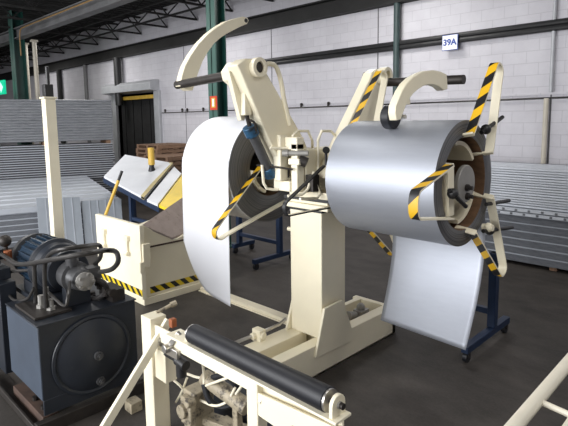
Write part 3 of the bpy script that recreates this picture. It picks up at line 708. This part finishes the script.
# hydraulic manifold lying under the roller stand
hm = thing('hydraulic_manifold', (.6, -1.75, 0), 'cream hydraulic manifold with pipes and a black hose under the roller', 'manifold')
PL = lambda *a: [at(x, y, Y=Y) for x, y, Y in a]
a_ = at(178, 395, Y=-1.9)
m = MB(); m.box((.42, -1.95, 0), (.56, -1.78, .42)); m.box((.46, -2.0, .2), (.58, -1.95, .40)); m.cyl((.5, -2.03, .30), (.5, -1.95, .30), .05, 14); m.cyl((.56, -2.02, .38), (.56, -1.95, .38), .03, 10); m.build('valve_body', 'grimy', hm, .008)
m = MB(); m.tube(PL((212, 378, -1.85), (228, 374, -1.85), (238, 388, -1.8), (234, 404, -1.8), (220, 408, -1.85), (208, 400, -1.9), (204, 384, -1.9)), .022, 10, 2); m.build('hose', 'black_rubber', hm)
for pts in (PL((163, 372, -2.0), (180, 385, -1.95), (185, 392, -1.9)), PL((165, 371, -2.0), (185, 373, -1.95), (198, 378, -1.9), (215, 379, -1.85)), PL((190, 350, -2.05), (201, 353, -2.0), (204, 372, -1.9), (204, 386, -1.9)), PL((205, 386, -1.9), (235, 375, -1.9), (254, 368, -2.0)), PL((236, 394, -1.85), (246, 380, -1.9), (262, 374, -2.0)), PL((187, 378, -1.9), (182, 392, -1.9), (176, 402, -1.9)), PL((200, 400, -1.9), (215, 407, -1.9), (228, 402, -1.85), (235, 388, -1.85))):
    MB().tube(pts, .009, 8, 2).build('pipe', 'cream_pale', hm)
m = MB(); m.cyl((.56, -1.86, .52), (.95, -1.80, .42), .055, 18); m.bar((.5, -1.82, .3), (.6, -1.84, .5), .05, .05); m.bar((.85, -1.8, .15), (.85, -1.81, .42), .05, .05); m.build('accumulator', 'grimy', hm, .006)
m = MB(); m.bar((.50, -1.86, .20), (1.10, -1.70, .20), .10, .05); m.box((.60, -1.85, .0), (.95, -1.70, .18)); m.build('manifold_foot', 'grimy', hm, .004)
m = MB(); m.box((.30, -1.62, 0), (1.35, -1.38, .25)); o = m.build('drip_tray', 'tank_paint', None, .01)
tag(o, 'dark grey steel trough on the floor behind the roller stand', 'trough')

# ------------------------------------------------------------------ railing at lower right
ra_ = thing('pipe_railing', (2.6, -1.2, 0), 'chipped cream pipe railing in the lower right foreground', 'railing')
e0, e1 = at(515, 426, Z=1.0), at(568, 363, Z=1.0); d = (e1 - e0).normalized(); sd = Vector((d.y, -d.x, 0))
f0, f1 = e0 - d * .8, e0 + d * 1.9
m = MB(); m.cyl(f0, f1, .031, 24); m.build('top_pipe', 'cream_chipped', ra_)
g_ = sd * .155 + Vector((0, 0, -.015))
m = MB(); m.cyl(f0 + g_, f1 + g_, .017, 18); m.build('side_pipe', 'cream_chipped', ra_)
for t in (.12, .3, 1.0):
    p = lerp_(e0, e1, 0) + d * (.27 if t == .12 else (1.75 if t == 1.0 else -.7)); m = MB(); m.cyl(p, p + g_, .014, 12); m.build('rung', 'cream_chipped', ra_)
for p in (f0 + d * .05, f1 - d * .05):
    for o2, r in ((Vector((0, 0, 0)), .026), (g_, .016)): q = p + o2; m = MB(); m.cyl((q.x, q.y, 0), q, r, 14); m.build('post', 'cream_chipped', ra_)

# ------------------------------------------------------------------ hydraulic power unit at left
TX1, TX0, TY0, TY1, TZ0, TZ1 = -.45, -1.15, -2.60, -1.82, .14, .815
pu = thing('hydraulic_power_unit', (-.8, -2.22, 0), 'dark grey hydraulic power unit with a motor and pump on its tank', 'power unit')
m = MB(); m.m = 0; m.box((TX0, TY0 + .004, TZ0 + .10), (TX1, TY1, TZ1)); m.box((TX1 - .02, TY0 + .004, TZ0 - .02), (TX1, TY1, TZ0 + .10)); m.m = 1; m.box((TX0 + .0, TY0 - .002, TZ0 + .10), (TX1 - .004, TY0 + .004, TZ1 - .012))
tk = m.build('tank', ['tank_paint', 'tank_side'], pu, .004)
m = MB(); cy_, cz_ = -2.205, .475
m.lathe([(.30, 0), (.318, .004), (.322, .012), (.318, .018), (.30, .022), (.285, .012), (.24, .035), (.16, .058), (.08, .07), (.0005, .074)], (TX1, cy_, cz_), (1, 0, 0), 64); m.build('round_cover', 'tank_paint', tk)
for y, z, x in ((cy_ + .01, cz_ + .01, .07), (cy_ + .03, cz_ - .22, .03)): m = MB(); m.cyl((TX1 + x, y, z), (TX1 + x + .04, y, z), .020, 12); m.cyl((TX1 + x + .03, y, z), (TX1 + x + .05, y, z), .010, 8); m.ring((TX1 + x, y, z), (1, 0, 0), .024, .034, .03, 20); m.build('cover_plug', 'grey_paint', tk)
m = MB(); m.box((TX0, TY0 - .01, TZ1), (TX1 + .008, TY1 + .01, TZ1 + .012)); m.build('tank_top', 'tank_paint', tk, .003)
m = MB(); m.box((-1.0, -2.58, TZ1 + .012), (-.56, -2.30, TZ1 + .035)); m.build('access_plate', 'black_steel', tk, .004)
# skid
m = MB()
m.box((-1.9, TY0 - .07, .0), (-.42, TY0 - .05, .06)); m.box((-1.9, TY0 - .05, .0), (-.42, TY0 + .08, .012)); m.box((-.46, TY0 - .07, .0), (-.40, TY1 + .1, .10)); m.box((-1.6, TY1, .0), (-.42, TY1 + .06, .12)); m.box((-1.9, TY0 - .07, 0), (-1.82, -2.05, .08))
m.build('skid_frame', 'black_steel', pu, .004)
m = MB(); m.box((-1.15, TY0 + .0, .012), (-.48, TY0 + .12, .10)); m.build('skid_channel', 'rust', pu, .004)
for X in (-.60, -.78): m = MB(); m.cyl((X, TY0 + .05, .10), (X, TY0 + .05, .13), .022, 8); m.build('skid_bolt', 'black_steel', pu)
# motor
MY, MZ = -2.20, 1.075
m = MB(); m.lathe([(.15, 0), (.19, .02), (.19, .42), (.15, .44)], (-1.50, MY, MZ), (1, 0, 0), 48)
for k in range(26):
    a = k * 2 * PI / 26; c_, s_ = math.cos(a), math.sin(a)
    m.bar((-1.44, MY + .2 * c_, MZ + .2 * s_), (-1.10, MY + .2 * c_, MZ + .2 * s_), .008, .035, (0, c_, s_))
mo = m.build('motor', 'motor_blue', pu)
m = MB(); m.lathe([(.06, 0), (.16, .0), (.20, .05), (.205, .14), (.215, .15)], (-1.66, MY, MZ), (1, 0, 0), 40); m.build('fan_cover', 'grey_paint', mo)
m = MB(); m.lathe([(.19, 0), (.235, 0), (.235, .03), (.21, .05), (.20, .12), (.15, .16), (.15, .24), (.17, .24), (.17, .28), (.12, .28)], (-1.10, MY, MZ), (1, 0, 0), 44); m.build('bell_housing', 'tank_paint', mo)
m = MB(); m.box((-1.42, MY - .17, TZ1 + .012), (-1.12, MY - .07, MZ - .15)); m.box((-1.42, MY + .07, TZ1 + .012), (-1.12, MY + .17, MZ - .15)); m.box((-1.6, MY - .2, TZ1 - .03), (-1.1, MY + .2, TZ1 + .012)); m.build('motor_foot', 'tank_paint', mo)
m = MB(); m.lathe([(.10, 0), (.115, .02), (.115, .12), (.125, .13), (.125, .16), (.10, .17), (.085, .22), (.085, .27), (.05, .29), (.0005, .29)], (-.83, MY, MZ - .02), (1, 0, 0), 36); m.cyl((-.70, MY - .02, MZ + .06), (-.70, MY - .02, MZ + .16), .05, 14); m.box((-.66, MY + .05, MZ - .06), (-.56, MY + .15, MZ + .06))
pm = m.build('pump', 'grey_paint', pu)
m = MB(); m.lathe([(.0005, 0), (.07, .0), (.075, .03), (.05, .05), (.03, .055), (.0005, .055)], (-.54, MY + .0, MZ - .02), (1, 0, 0), 24)
for k in range(5): a = k * 2 * PI / 5; m.cyl((-.50, MY + .055 * math.cos(a), MZ - .02 + .055 * math.sin(a)), (-.48, MY + .055 * math.cos(a), MZ - .02 + .055 * math.sin(a)), .014, 8)
m.build('pump_cap', 'disk_grey', pm)
m = MB(); m.box((-.74, MY - .10, TZ1 + .012), (-.66, MY + .10, MZ - .10)); m.build('pump_bracket', 'tank_paint', pm, .004)
for pts, r in ((PL((100, 272, -2.1), (112, 270, -2.1), (119, 262, -2.1), (117, 251, -2.1), (106, 250, -2.12), (90, 253, -2.35), (60, 258, -2.50), (18, 266, -2.50), (6, 257, -2.50), (-12, 247, -2.50)), .019),
               (PL((94, 265, -2.05), (101, 258, -2.05), (101, 246, -2.05), (97, 244.5, -2.08), (86, 246, -2.3), (62, 249, -2.47), (50, 253, -2.47), (44, 264, -2.46), (46, 308, -2.46)), .017),
               (PL((34, 262, -2.45), (35, 285, -2.45), (36, 306, -2.45)), .018),
               (PL((-10, 285, -2.5), (0, 276, -2.5), (12, 271, -2.45), (34, 270, -2.4)), .014),
               (PL((8, 294, -2.5), (14, 301, -2.5), (28, 300, -2.5), (34, 288, -2.48)), .012),
               (PL((48, 292, -2.42), (66, 309, -2.42), (68, 296, -2.4), (70, 282, -2.3)), .012),
               (PL((84, 300, -2.1), (100, 298, -2.05), (108, 290, -2.0), (104, 282, -2.05), (96, 280, -2.1)), .022)):
    MB().tube(pts, r, 10, 2).build('pipe', 'pipe_grey', pu)
m = MB()
for px, py in ((100, 285), (106, 292), (92, 296), (86, 300)):
    p = at(px, py, Y=-2.02); m.cyl((p.x, p.y, p.z - .03), (p.x, p.y, p.z + .04), .03, 8); m.cyl((p.x - .05, p.y, p.z), (p.x + .05, p.y, p.z), .024, 8)
m.box((-.74, -1.99, TZ1 + .012), (-.5, -1.88, TZ1 + .11)); m.cyl((-.55, -2.0, .92), (-.46, -2.0, .92), .035, 10)
m.build('pump_fitting', 'black_steel', pu)
m = MB()
for X, Y, h in ((-.66, -2.42, .08), (-.76, -2.46, .10), (-.80, -2.40, .14)): m.cyl((X, Y, TZ1 + .035), (X, Y, TZ1 + .035 + h), .022, 10); m.cyl((X, Y, TZ1 + .035), (X, Y, TZ1 + .06), .036, 6)
m.build('tank_fitting', 'disk_grey', pu)
# valve cluster at far left
m = MB()
for dx, dz, s_ in ((0, 0, .12), (.16, .02, .10), (.02, .16, .09), (-.18, .05, .11), (.1, -.14, .1)): m.cbox((-1.62 + dx, -2.52, .98 + dz), (s_, s_, s_))
m.cyl((-1.68, -2.60, 1.0), (-1.5, -2.60, 1.0), .04, 12); m.cyl((-1.7, -2.56, 1.14), (-1.45, -2.56, 1.1), .03, 12); m.box((-1.75, -2.58, .1), (-1.40, -2.44, .92)); m.build('valve_cluster', 'tank_paint', pu, .008)
p = at(5, 241, Y=-2.45); m = MB(); m.sphere(p, .055, 9); m.cyl(p, p - Vector((0, 0, .16)), .02, 10); m.build('gauge', 'black_steel', pu)
m = MB(); p = at(8, 256, Y=-2.45); m.cyl(p + Vector((0, 0, -.03)), p + Vector((0, 0, .05)), .035, 10); m.build('red_cap', 'orange', pu)

# cream post behind the power unit
m = MB(); cp = thing('cream_post', (-1.76, -1.92, 0), 'tall cream square post with a black cap, behind the power unit', 'post')
m.box((-1.81, -1.97, 0), (-1.71, -1.87, 2.53)); m.build('shaft', 'cream', cp, .006)
m = MB(); m.box((-1.822, -1.982, 2.53), (-1.698, -1.858, 2.55)); m.box((-1.815, -1.975, 0), (-1.705, -1.84, .02)); m.build('end_plate', 'cream_worn', cp, .003)
m = MB(); m.box((-1.80, -1.96, 2.55), (-1.72, -1.88, 2.67)); m.cyl((-1.74, -1.92, 2.65), (-1.74, -1.92, 2.84), .018, 12); m.build('black_cap', 'black_paint', cp, .006)

# ------------------------------------------------------------------ cream scrap box
BX0, BX1, BY0, BY1 = -3.36, -2.24, -.74, .62
sb = thing('scrap_bin', (-2.8, 0, 0), 'cream steel bin with a brown lid and black and yellow tape, beside the white sheet', 'bin')
m = MB(); m.box((BX0 + .03, BY0 + .03, .09), (BX1 - .02, BY1, .74)); m.build('lower_body', 'cream', sb, .006)
m = MB(); m.prism([(BX1 - .02, BY0 + .05, .74), (BX1 - .02, BY0 + .05, 1.02), (BX1 - .02, -.28, .76), (BX1 - .02, BY1, .94), (BX1 - .02, BY1, .74)], (-1.15, 0, 0)); m.build('upper_body', 'cream', sb, .006)
P1, P2, P3, P4 = Vector((BX1 - .03, BY0 + .04, 1.03)), Vector((BX1 - .0, -.30, .80)), at(200, 226, X=-2.45), at(186, 195, X=-3.0)
m = MB(); dn = Vector((0, 0, -.025)); m.add([P1, P2, P3, P4] + [p + dn for p in (P1, P2, P3, P4)], [(0, 1, 2, 3), (7, 6, 5, 4), (0, 4, 5, 1), (1, 5, 6, 2), (2, 6, 7, 3), (3, 7, 4, 0)]); m.build('lid', 'lid_brown', sb, .003)
m = MB(); m.box((BX0 - .06, BY0 - .03, .09), (BX1 + .02, BY0 + .03, 1.035)); fp = m.build('front_plate', 'cream_pale', sb, .006)
for X in (-3.15, -2.52):
    m = MB(); m.box((X - .05, BY0 - .07, .80), (X + .05, BY0 - .03, .87)); m.box((X - .02, BY0 - .06, .66), (X + .02, BY0 - .03, .82)); m.cyl((X - .04, BY0 - .06, .64), (X + .04, BY0 - .06, .64), .03, 10)
    m.build('hinge', 'cream', fp, .004)
m = MB(); m.box((BX1 + .0, BY0 - .01, .50), (BX1 + .05, BY0 + .09, .80)); m.box((BX1 + .02, BY0 - .06, .44), (BX1 + .05, BY0 + .0, .58)); m.build('corner_latch', 'cream', fp, .006)
m = MB(); m.box((BX1 - .018, BY0 + .04, .725), (BX1 - .008, BY1, .745)); m.build('rusty_seam', 'rust', sb)
m = MB(); m.box((BX0 + .0, BY0 + .0, 0), (BX1, BY1 - .05, .09)); m.build('plinth', 'cream', sb, .004)
m = MB()
def tape(m, a, b2, up):
    a, b2, up = Vector(a), Vector(b2), Vector(up); L = (b2 - a).length; w_ = up.length
    m.add([a, b2, b2 + up, a + up], [(0, 1, 2, 3)], [[(0, 0), (L, 0), (L, w_), (0, w_)]])
tape(m, (BX0 - .06, BY0 - .033, .13), (BX1 + .02, BY0 - .033, .13), (0, 0, .085)); tape(m, (BX1 - .017, BY0 + .1, .13), (BX1 - .017, BY1, .13), (0, 0, .085))
tp = m.build('hazard_tape', 'hazard_tape', sb)

# ------------------------------------------------------------------ tilted blue table with white panels behind the bin
A, B = at(104, 176, Y=.74), at(144, 197.5, Y=.74)
Cc, D = at(125, 154.5, Y=1.85), at(173, 163, Y=1.85)
def slab(a, b2, c2, d2, th):
    """quad a-b near edge, c-d far edge, thickened downwards"""
    m = MB(); dn = Vector((0, 0, -th)); vs = [a, b2, d2, c2]; m.add([*vs, *[p + dn for p in vs]], [(0, 1, 2, 3), (7, 6, 5, 4), (0, 4, 5, 1), (1, 5, 6, 2), (2, 6, 7, 3), (3, 7, 4, 0)]); return m
def lerp(p, q, t): return p + (q - p) * t
tb = thing('tilting_table', (-4.2, .6, 0), 'dark blue tilted table with a yellow end, carrying white panels behind the bin', 'table')
A2, C2 = lerp(A, B, -.03), lerp(Cc, D, -.03)
Bx, Dx = at(180, 214, Y=.74), at(194, 182, Y=1.85)
o_ = Vector((0, 0, -.055))
yb, yd = at(158.5, 204.5, Y=.74), at(182, 174, Y=1.85)
m = slab(A2 + o_, yb + o_, C2 + o_, yd + o_, .09); m.build('table_top', 'blue_paint', tb, .004)
m = slab(lerp(yb, Bx, .03), Bx, lerp(yd, Dx, .03), Dx, .05); m.build('yellow_end', 'yellow', tb, .003)
for p in (lerp(A, B, .62), lerp(Cc, D, .1), lerp(yb, Bx, .6), lerp(Cc, D, .95)):
    m = MB(); m.box((p.x - .035, p.y + .02, 0), (p.x + .035, p.y + .09, p.z - .12)); m.build('leg', 'blue_paint', tb, .003)
m = MB(); p, q = lerp(A, B, .62), lerp(yb, Bx, .6); m.bar((p.x, p.y + .055, .5), (q.x, q.y + .055, .5), .05, .06); m.build('stretcher', 'blue_paint', tb)
def panel(a, b2, c2, d2, label):
    o = thing('white_board', (a + b2 + c2 + d2) / 4, label, 'panel')
    slab(a, b2, c2, d2, .045).build('sheet_face', 'white_panel', o, .003)
    e = lerp(a, b2, .93), lerp(c2, d2, .93)
    up = Vector((0, 0, .006)); m = slab(e[0] + up, b2 + up, e[1] + up, d2 + up, .056); m.build('cream_edge', 'edge_cream', o, .002)
    return o
panel(A, B, Cc, D, 'large white panel with a cream edge lying on the blue tilted table')
panel(at(147, 199.5, Y=.74), yb, at(174, 166.5, Y=1.85), yd, 'narrow white panel with a cream edge beside the yellow table end')
# yellow cylinder standing on the panel
base = lerp(lerp(A, B, .78), lerp(Cc, D, .78), .62)
p0 = Vector((base.x, base.y, base.z))
yc = thing('yellow_cylinder', p0, 'yellow tube with a black flared foot standing on the large white panel', 'tube')
m = MB(); m.lathe([(.075, 0), (.075, .012), (.05, .10), (.048, .14)], p0, (0, 0, 1), 20); m.build('black_foot', 'black_rubber', yc)
m = MB(); m.lathe([(.05, .14), (.064, .15), (.064, .47), (.055, .485)], p0, (0, 0, 1), 24); m.build('tube_body', 'yellow_dull', yc)
# slanting black and yellow pole
q = at(122, 171, Y=-.45); r_ = at(104, 219, Y=-.69); d = (r_ - q).normalized(); L_ = (r_ - q).length
pl = thing('leaning_pole', r_, 'thin black and yellow pole standing up out of the cream bin', 'pole')
m = MB(); m.cyl(q + d * .14, r_, .022, 12); m.build('yellow_tube', 'yellow_dull', pl)
sd = d.cross(Vector((0, 0, 1))).normalized()
m = MB(); m.cyl(q + sd * .02, r_ + sd * .02 - d * .02, .016, 10); m.build('black_rod', 'black_paint', pl)
m = MB(); m.cyl(q, q + d * .16, .02, 10); m.build('black_tip', 'black_paint', pl)

# ------------------------------------------------------------------ pallets by the doorway
def pallet(X, Y, z, label):
    o = thing('wooden_pallet', (X, Y, z), label, 'pallet', 'stacked wooden pallets')
    m = MB()
    for k in range(6): m.box((X - .6, Y - .58 + k * .2, z + .10), (X + .6, Y - .58 + k * .2 + .15, z + .125))
    m.build('deck_boards', 'wood', o)
    m = MB()
    for X2 in (X - .55, X, X + .55): m.box((X2 - .05, Y - .58, z + .022), (X2 + .05, Y + .57, z + .10))
    m.build('stringers', 'wood', o)
    m = MB()
    for k in range(3): m.box((X - .6, Y - .58 + k * .5, z), (X + .6, Y - .58 + k * .5 + .15, z + .022))
    m.build('bottom_boards', 'wood', o)
    return o
p0_ = pallet(-8.6, 3.9, 0, 'brown wooden pallet in the stack behind the white coil')
for k in range(1, 11): dup(p0_, (random.uniform(-.03, .03), random.uniform(-.03, .03), .126 * k))
p1_ = pallet(-9.9, 4.4, 0, 'brown wooden pallet in the farther stack by the doorway'); p1_['group'] = 'wooden pallets by the doorway'
for k in range(1, 13): dup(p1_, (random.uniform(-.03, .03), random.uniform(-.03, .03), .126 * k))

# ------------------------------------------------------------------ stacked panels
def ribbed(m, o, u, v_, L, Wd, z0, z1, pitch=.25, rib=.02):
    """a ribbed panel: origin o, long axis u, cross axis v_, ribs along u"""
    pts = []; x = 0
    while x < Wd - 1e-6:
        pts += [(x, z1), (min(Wd, x + pitch * .7), z1), (min(Wd, x + pitch * .75), z1 - rib), (min(Wd, x + pitch * .95), z1 - rib)]; x += pitch
    pts.append((Wd, z1)); pts += [(Wd, z0), (0, z0)]
    m.prism([o + v_ * a + Vector((0, 0, b2)) for a, b2 in pts], u * L)
# right: by the wall
SX0, SX1, SY0, SY1 = -1.0, 4.6, 4.18, 5.12
def lower_panel(z):
    o = thing('insulated_panel', ((SX0 + SX1) / 2, 4.65, z), 'thick grey insulated panel in the lower half of the stack by the right wall', 'panel', 'thick panels in the right stack')
    m = MB(); m.box((SX0, SY0, z), (SX1, SY1, z + .105)); m.build('core', 'panel_edge', o)
    m = MB(); m.box((SX0, SY0 - .012, z + .105), (SX1, SY1, z + .122)); m.build('skin', 'panel_face', o)
    return o
z = .06
for X in (-.6, 1.0, 2.6, 4.2):
    m = MB(); m.box((X - .05, SY0 + .04, 0), (X + .05, SY1, .06)); tag(m.build('timber_bearer', 'wood', None), 'wooden bearer under the right panel stack', 'bearer', 'bearers under the right stack')
lp = lower_panel(z)
for k in range(1, 6): dup(lp, (0, random.uniform(-.012, .012), .123 * k))
z = .06 + .123 * 6
def thin_sheet(z, hook):
    o = thing('ribbed_sheet', ((SX0 + SX1) / 2, 4.65, z), 'light grey ribbed sheet in the upper half of the stack by the right wall', 'sheet', 'ribbed sheets in the right stack')
    m = MB(); ribbed(m, Vector((SX0, SY0, z)), Vector((1, 0, 0)), Vector((0, 1, 0)), SX1 - SX0, SY1 - SY0, 0, .030, .24, .015); m.build('sheet_body', 'galv_panel', o)
    return o
def hooked_sheet(z, off):
    o = thing('notched_sheet', ((SX0 + SX1) / 2, 4.6, z), 'bright notched sheet edge in the middle of the right panel stack', 'sheet', 'notched sheets in the right stack')
    m = MB(); m.box((SX0, SY0 - .07, z), (SX1, SY1, z + .045)); m.build('sheet_body', 'galv_panel', o)
    m = MB(); X = SX0 + off
    while X < SX1 - .1: m.box((X, SY0 - .078, z + .006), (X + .035, SY0 - .07, z + .04)); X += .19
    m.build('notches', 'panel_edge', o)
    return o
hooked_sheet(z, .05); hooked_sheet(z + .06, .12)
for kz in (z - .0, z + .046): pass
z += .12
ts = thin_sheet(z, 0)
for k in range(1, 16): dup(ts, (random.uniform(-.02, .02), random.uniform(-.02, .012), .0385 * k))

# left: bundles standing out from the wall
th = math.radians(17)
U = Vector((math.sin(th), math.cos(th), 0)); V = Vector((-math.cos(th), math.sin(th), 0)); UPV = Vector((0, 0, 1))
O1 = Vector((-6.85, -1.05, 0)) - U * 3.4
def flat(m, o, L, Wd, z0, z1):
    m.prism([o + Vector((0, 0, z0)), o + V * Wd + Vector((0, 0, z0)), o + V * Wd + Vector((0, 0, z1)), o + Vector((0, 0, z1))], U * L)
def front_panel(z, name, label, group, L, Wd, off, m1='panel_edge', m2='panel_face', h=.085, s=.02):
    o = thing(name, O1 + U * (L / 2) + UPV * z, label, 'panel', group)
    m = MB(); flat(m, O1 + V * off, L, Wd, z, z + h); m.build('core', m1, o)
    m = MB(); flat(m, O1 + V * (off - .012), L, Wd, z + h, z + h + s); m.build('skin', m2, o)
    return o
lf = front_panel(.0, 'insulated_panel', 'grey insulated panel in the low pile behind the power unit', 'panels in the low left pile', 5.55, 5.2, 0)
for k in range(1, 6): dup(lf, V * random.uniform(-.015, .03) + Vector((0, 0, .106 * k)))
o = thing('roof_sheet', O1 + U * 2.7 + UPV * .64, 'wide pale ribbed panel topping the low pile behind the power unit', 'panel')
m = MB(); ribbed(m, O1 + V * -.03 + UPV * .637, U, V, 5.6, 5.3, 0, .10, .66, .03); m.build('panel_body', 'sheet_grey', o)
# back bundle
O2 = Vector((-6.85, -1.05, 0)) + V * 5.55 - U * 3.0
L2 = 6.05
def back_sheet(z):
    o = thing('stacked_sheet', O2 + U * (L2 / 2) + UPV * z, 'grey sheet in the tall pile in front of the doorway, under the wrapped bundle', 'sheet', 'sheets in the tall left pile')
    m = MB(); m.prism([O2 + UPV * z, O2 + V * 1.2 + UPV * z, O2 + V * 1.2 + UPV * (z + .05), O2 + UPV * (z + .05)], U * L2); m.build('core', 'gap_shade', o)  # darkened body paints the shaded gap under each bright skin
    m = MB(); m.prism([O2 - V * .02 + UPV * (z + .05), O2 + V * 1.2 + UPV * (z + .05), O2 + V * 1.2 + UPV * (z + .066), O2 - V * .02 + UPV * (z + .066)], U * L2); m.build('skin', 'galv_panel', o)
    return o
bs = back_sheet(0)
for k in range(1, 25): dup(bs, V * random.uniform(-.02, .02) + U * random.uniform(-.04, .04) + UPV * (.0665 * k))
zt = .0665 * 25
for s_ in (.3, 2.2, 4.1, 5.85):
    m = MB(); m.prism([O2 + U * s_ + UPV * zt, O2 + U * s_ + V * 1.2 + UPV * zt, O2 + U * s_ + V * 1.2 + UPV * (zt + .10), O2 + U * s_ + UPV * (zt + .10)], U * .12)
    tag(m.build('timber_bearer', 'wood', None), 'wooden bearer between the two bundles of the tall left pile', 'bearer', 'bearers in the tall left pile')
zt += .10
m = MB(); prof = []
nz = 16
for k in range(nz): prof += [(0, zt + .006 + k * .076), (-.03, zt + .02 + k * .076), (-.03, zt + .06 + k * .076), (0, zt + .07 + k * .076)]
pts = [O2 + V * a + UPV * b2 for a, b2 in prof] + [O2 + V * 1.2 + UPV * (zt + nz * .076), O2 + V * 1.2 + UPV * zt]
m.prism(pts, U * L2); o = m.build('wrapped_bundle', 'stretch_film', None); tag(o, 'bundle of sheets wrapped in clear film on top of the tall left pile', 'bundle')
m = MB(); pe = O2 + U * (L2 + .0)
for k, (s0, s1) in enumerate(((.0, .35), (.05, .3), (.1, .38))): m.prism([pe + V * (.1 + .3 * k) + UPV * (zt + .02), pe + V * (.32 + .3 * k) + U * .02 + UPV * (zt + .05), pe + V * (.3 + .3 * k) + U * s1 * .2 + UPV * (zt + 1.2), pe + V * (.05 + .3 * k) + U * .03 + UPV * (zt + 1.2)], U * .01)
o['label'] = 'bundle of sheets wrapped in clear film on top of the tall left pile'
m.build('loose_film', 'stretch_film', o)

# grey panels leaning on the low pile
def leaning(pa, pb, pc, pd, label):
    """pa, pb bottom corners; pc, pd top corners above them"""
    o = thing('leaning_sheet', (pa + pb) / 2, label, 'panel')
    m = MB(); n_ = (pb - pa).cross(pc - pa).normalized()
    if n_.dot(CAM - pa) < 0: n_ = -n_
    m.prism([pa, pb, pd, pc], -n_ * .035)
    m.build('panel_body', 'leaning_grey', o, .003)
    K = 5; r = MB()
    for k in range(1, K):
        t = k / K; a = lerp(pa, pb, t) + n_ * .004; c2 = lerp(pc, pd, t) + n_ * .004; r.bar(a, c2, .018, .008, n_)
    r.build('ribs', 'panel_face', o)
    return o
nrm = Vector((math.cos(th), -math.sin(th), 0))
def gp(px, py, off, z):           # point over the floor on a line parallel to the pile
    base = O1 + nrm * off; r = ray(px, py); t = (base - CAM).dot(nrm) / r.dot(nrm); return CAM + r * t
b0 = gp(40, 243, .55, 0); b1 = gp(84, 243, .55, 0); t0_ = gp(36, 198, .10, 0); t1_ = gp(80, 197, .10, 0)
b0.z = b1.z = 0.0
leaning(b0, b1, t0_, t1_, 'grey ribbed panel leaning on the low pile, directly behind the cream post')
b0 = gp(85, 240, .52, 0); b1 = gp(124, 238, .52, 0); t0_ = gp(81, 201, .10, 0); t1_ = gp(121, 198.5, .10, 0)
b0.z = b1.z = 0.0
leaning(b0, b1, t0_, t1_, 'grey ribbed panel leaning on the low pile, between the cream post and the bin')

# ------------------------------------------------------------------ light
def area(name, loc, size, power, rot=(0, 0, 0), col=(1, 1, 1), sy=None):
    l = bpy.data.lights.new(name, 'AREA'); l.energy = power; l.color = col; l.shape = 'RECTANGLE'; l.size = size; l.size_y = sy or size
    o = bpy.data.objects.new(name, l); COL.objects.link(o); o.location = loc; o.rotation_euler = rot; return o
# daylight through the loading bays on the front side of the hall
area('bay_daylight', (-3.0, -10.6, 3.0), 13, 1650, (math.radians(82), 0, 0), (.97, .98, 1.0), 4.6)
# unseen overhead lights added as broad fill
for X in (-20, -14, -8, -2, 4):
    for Y in (-7.0, -1.5, 3.4):
        area('overhead_fill', (X, Y, 5.0), 1.2, 62, (0, 0, 0), (1, .98, .95), 1.2)
wd = bpy.data.worlds.new('world'); sc.world = wd; wd.use_nodes = True
wd.node_tree.nodes['Background'].inputs['Color'].default_value = (.8, .85, 1, 1); wd.node_tree.nodes['Background'].inputs['Strength'].default_value = .3
vs_ = sc.view_settings; vs_.view_transform = 'Standard'; vs_.look = 'None'; vs_.exposure = 0.18; vs_.gamma = 1; vs_.use_curve_mapping = False
sc.display_settings.display_device = 'sRGB'
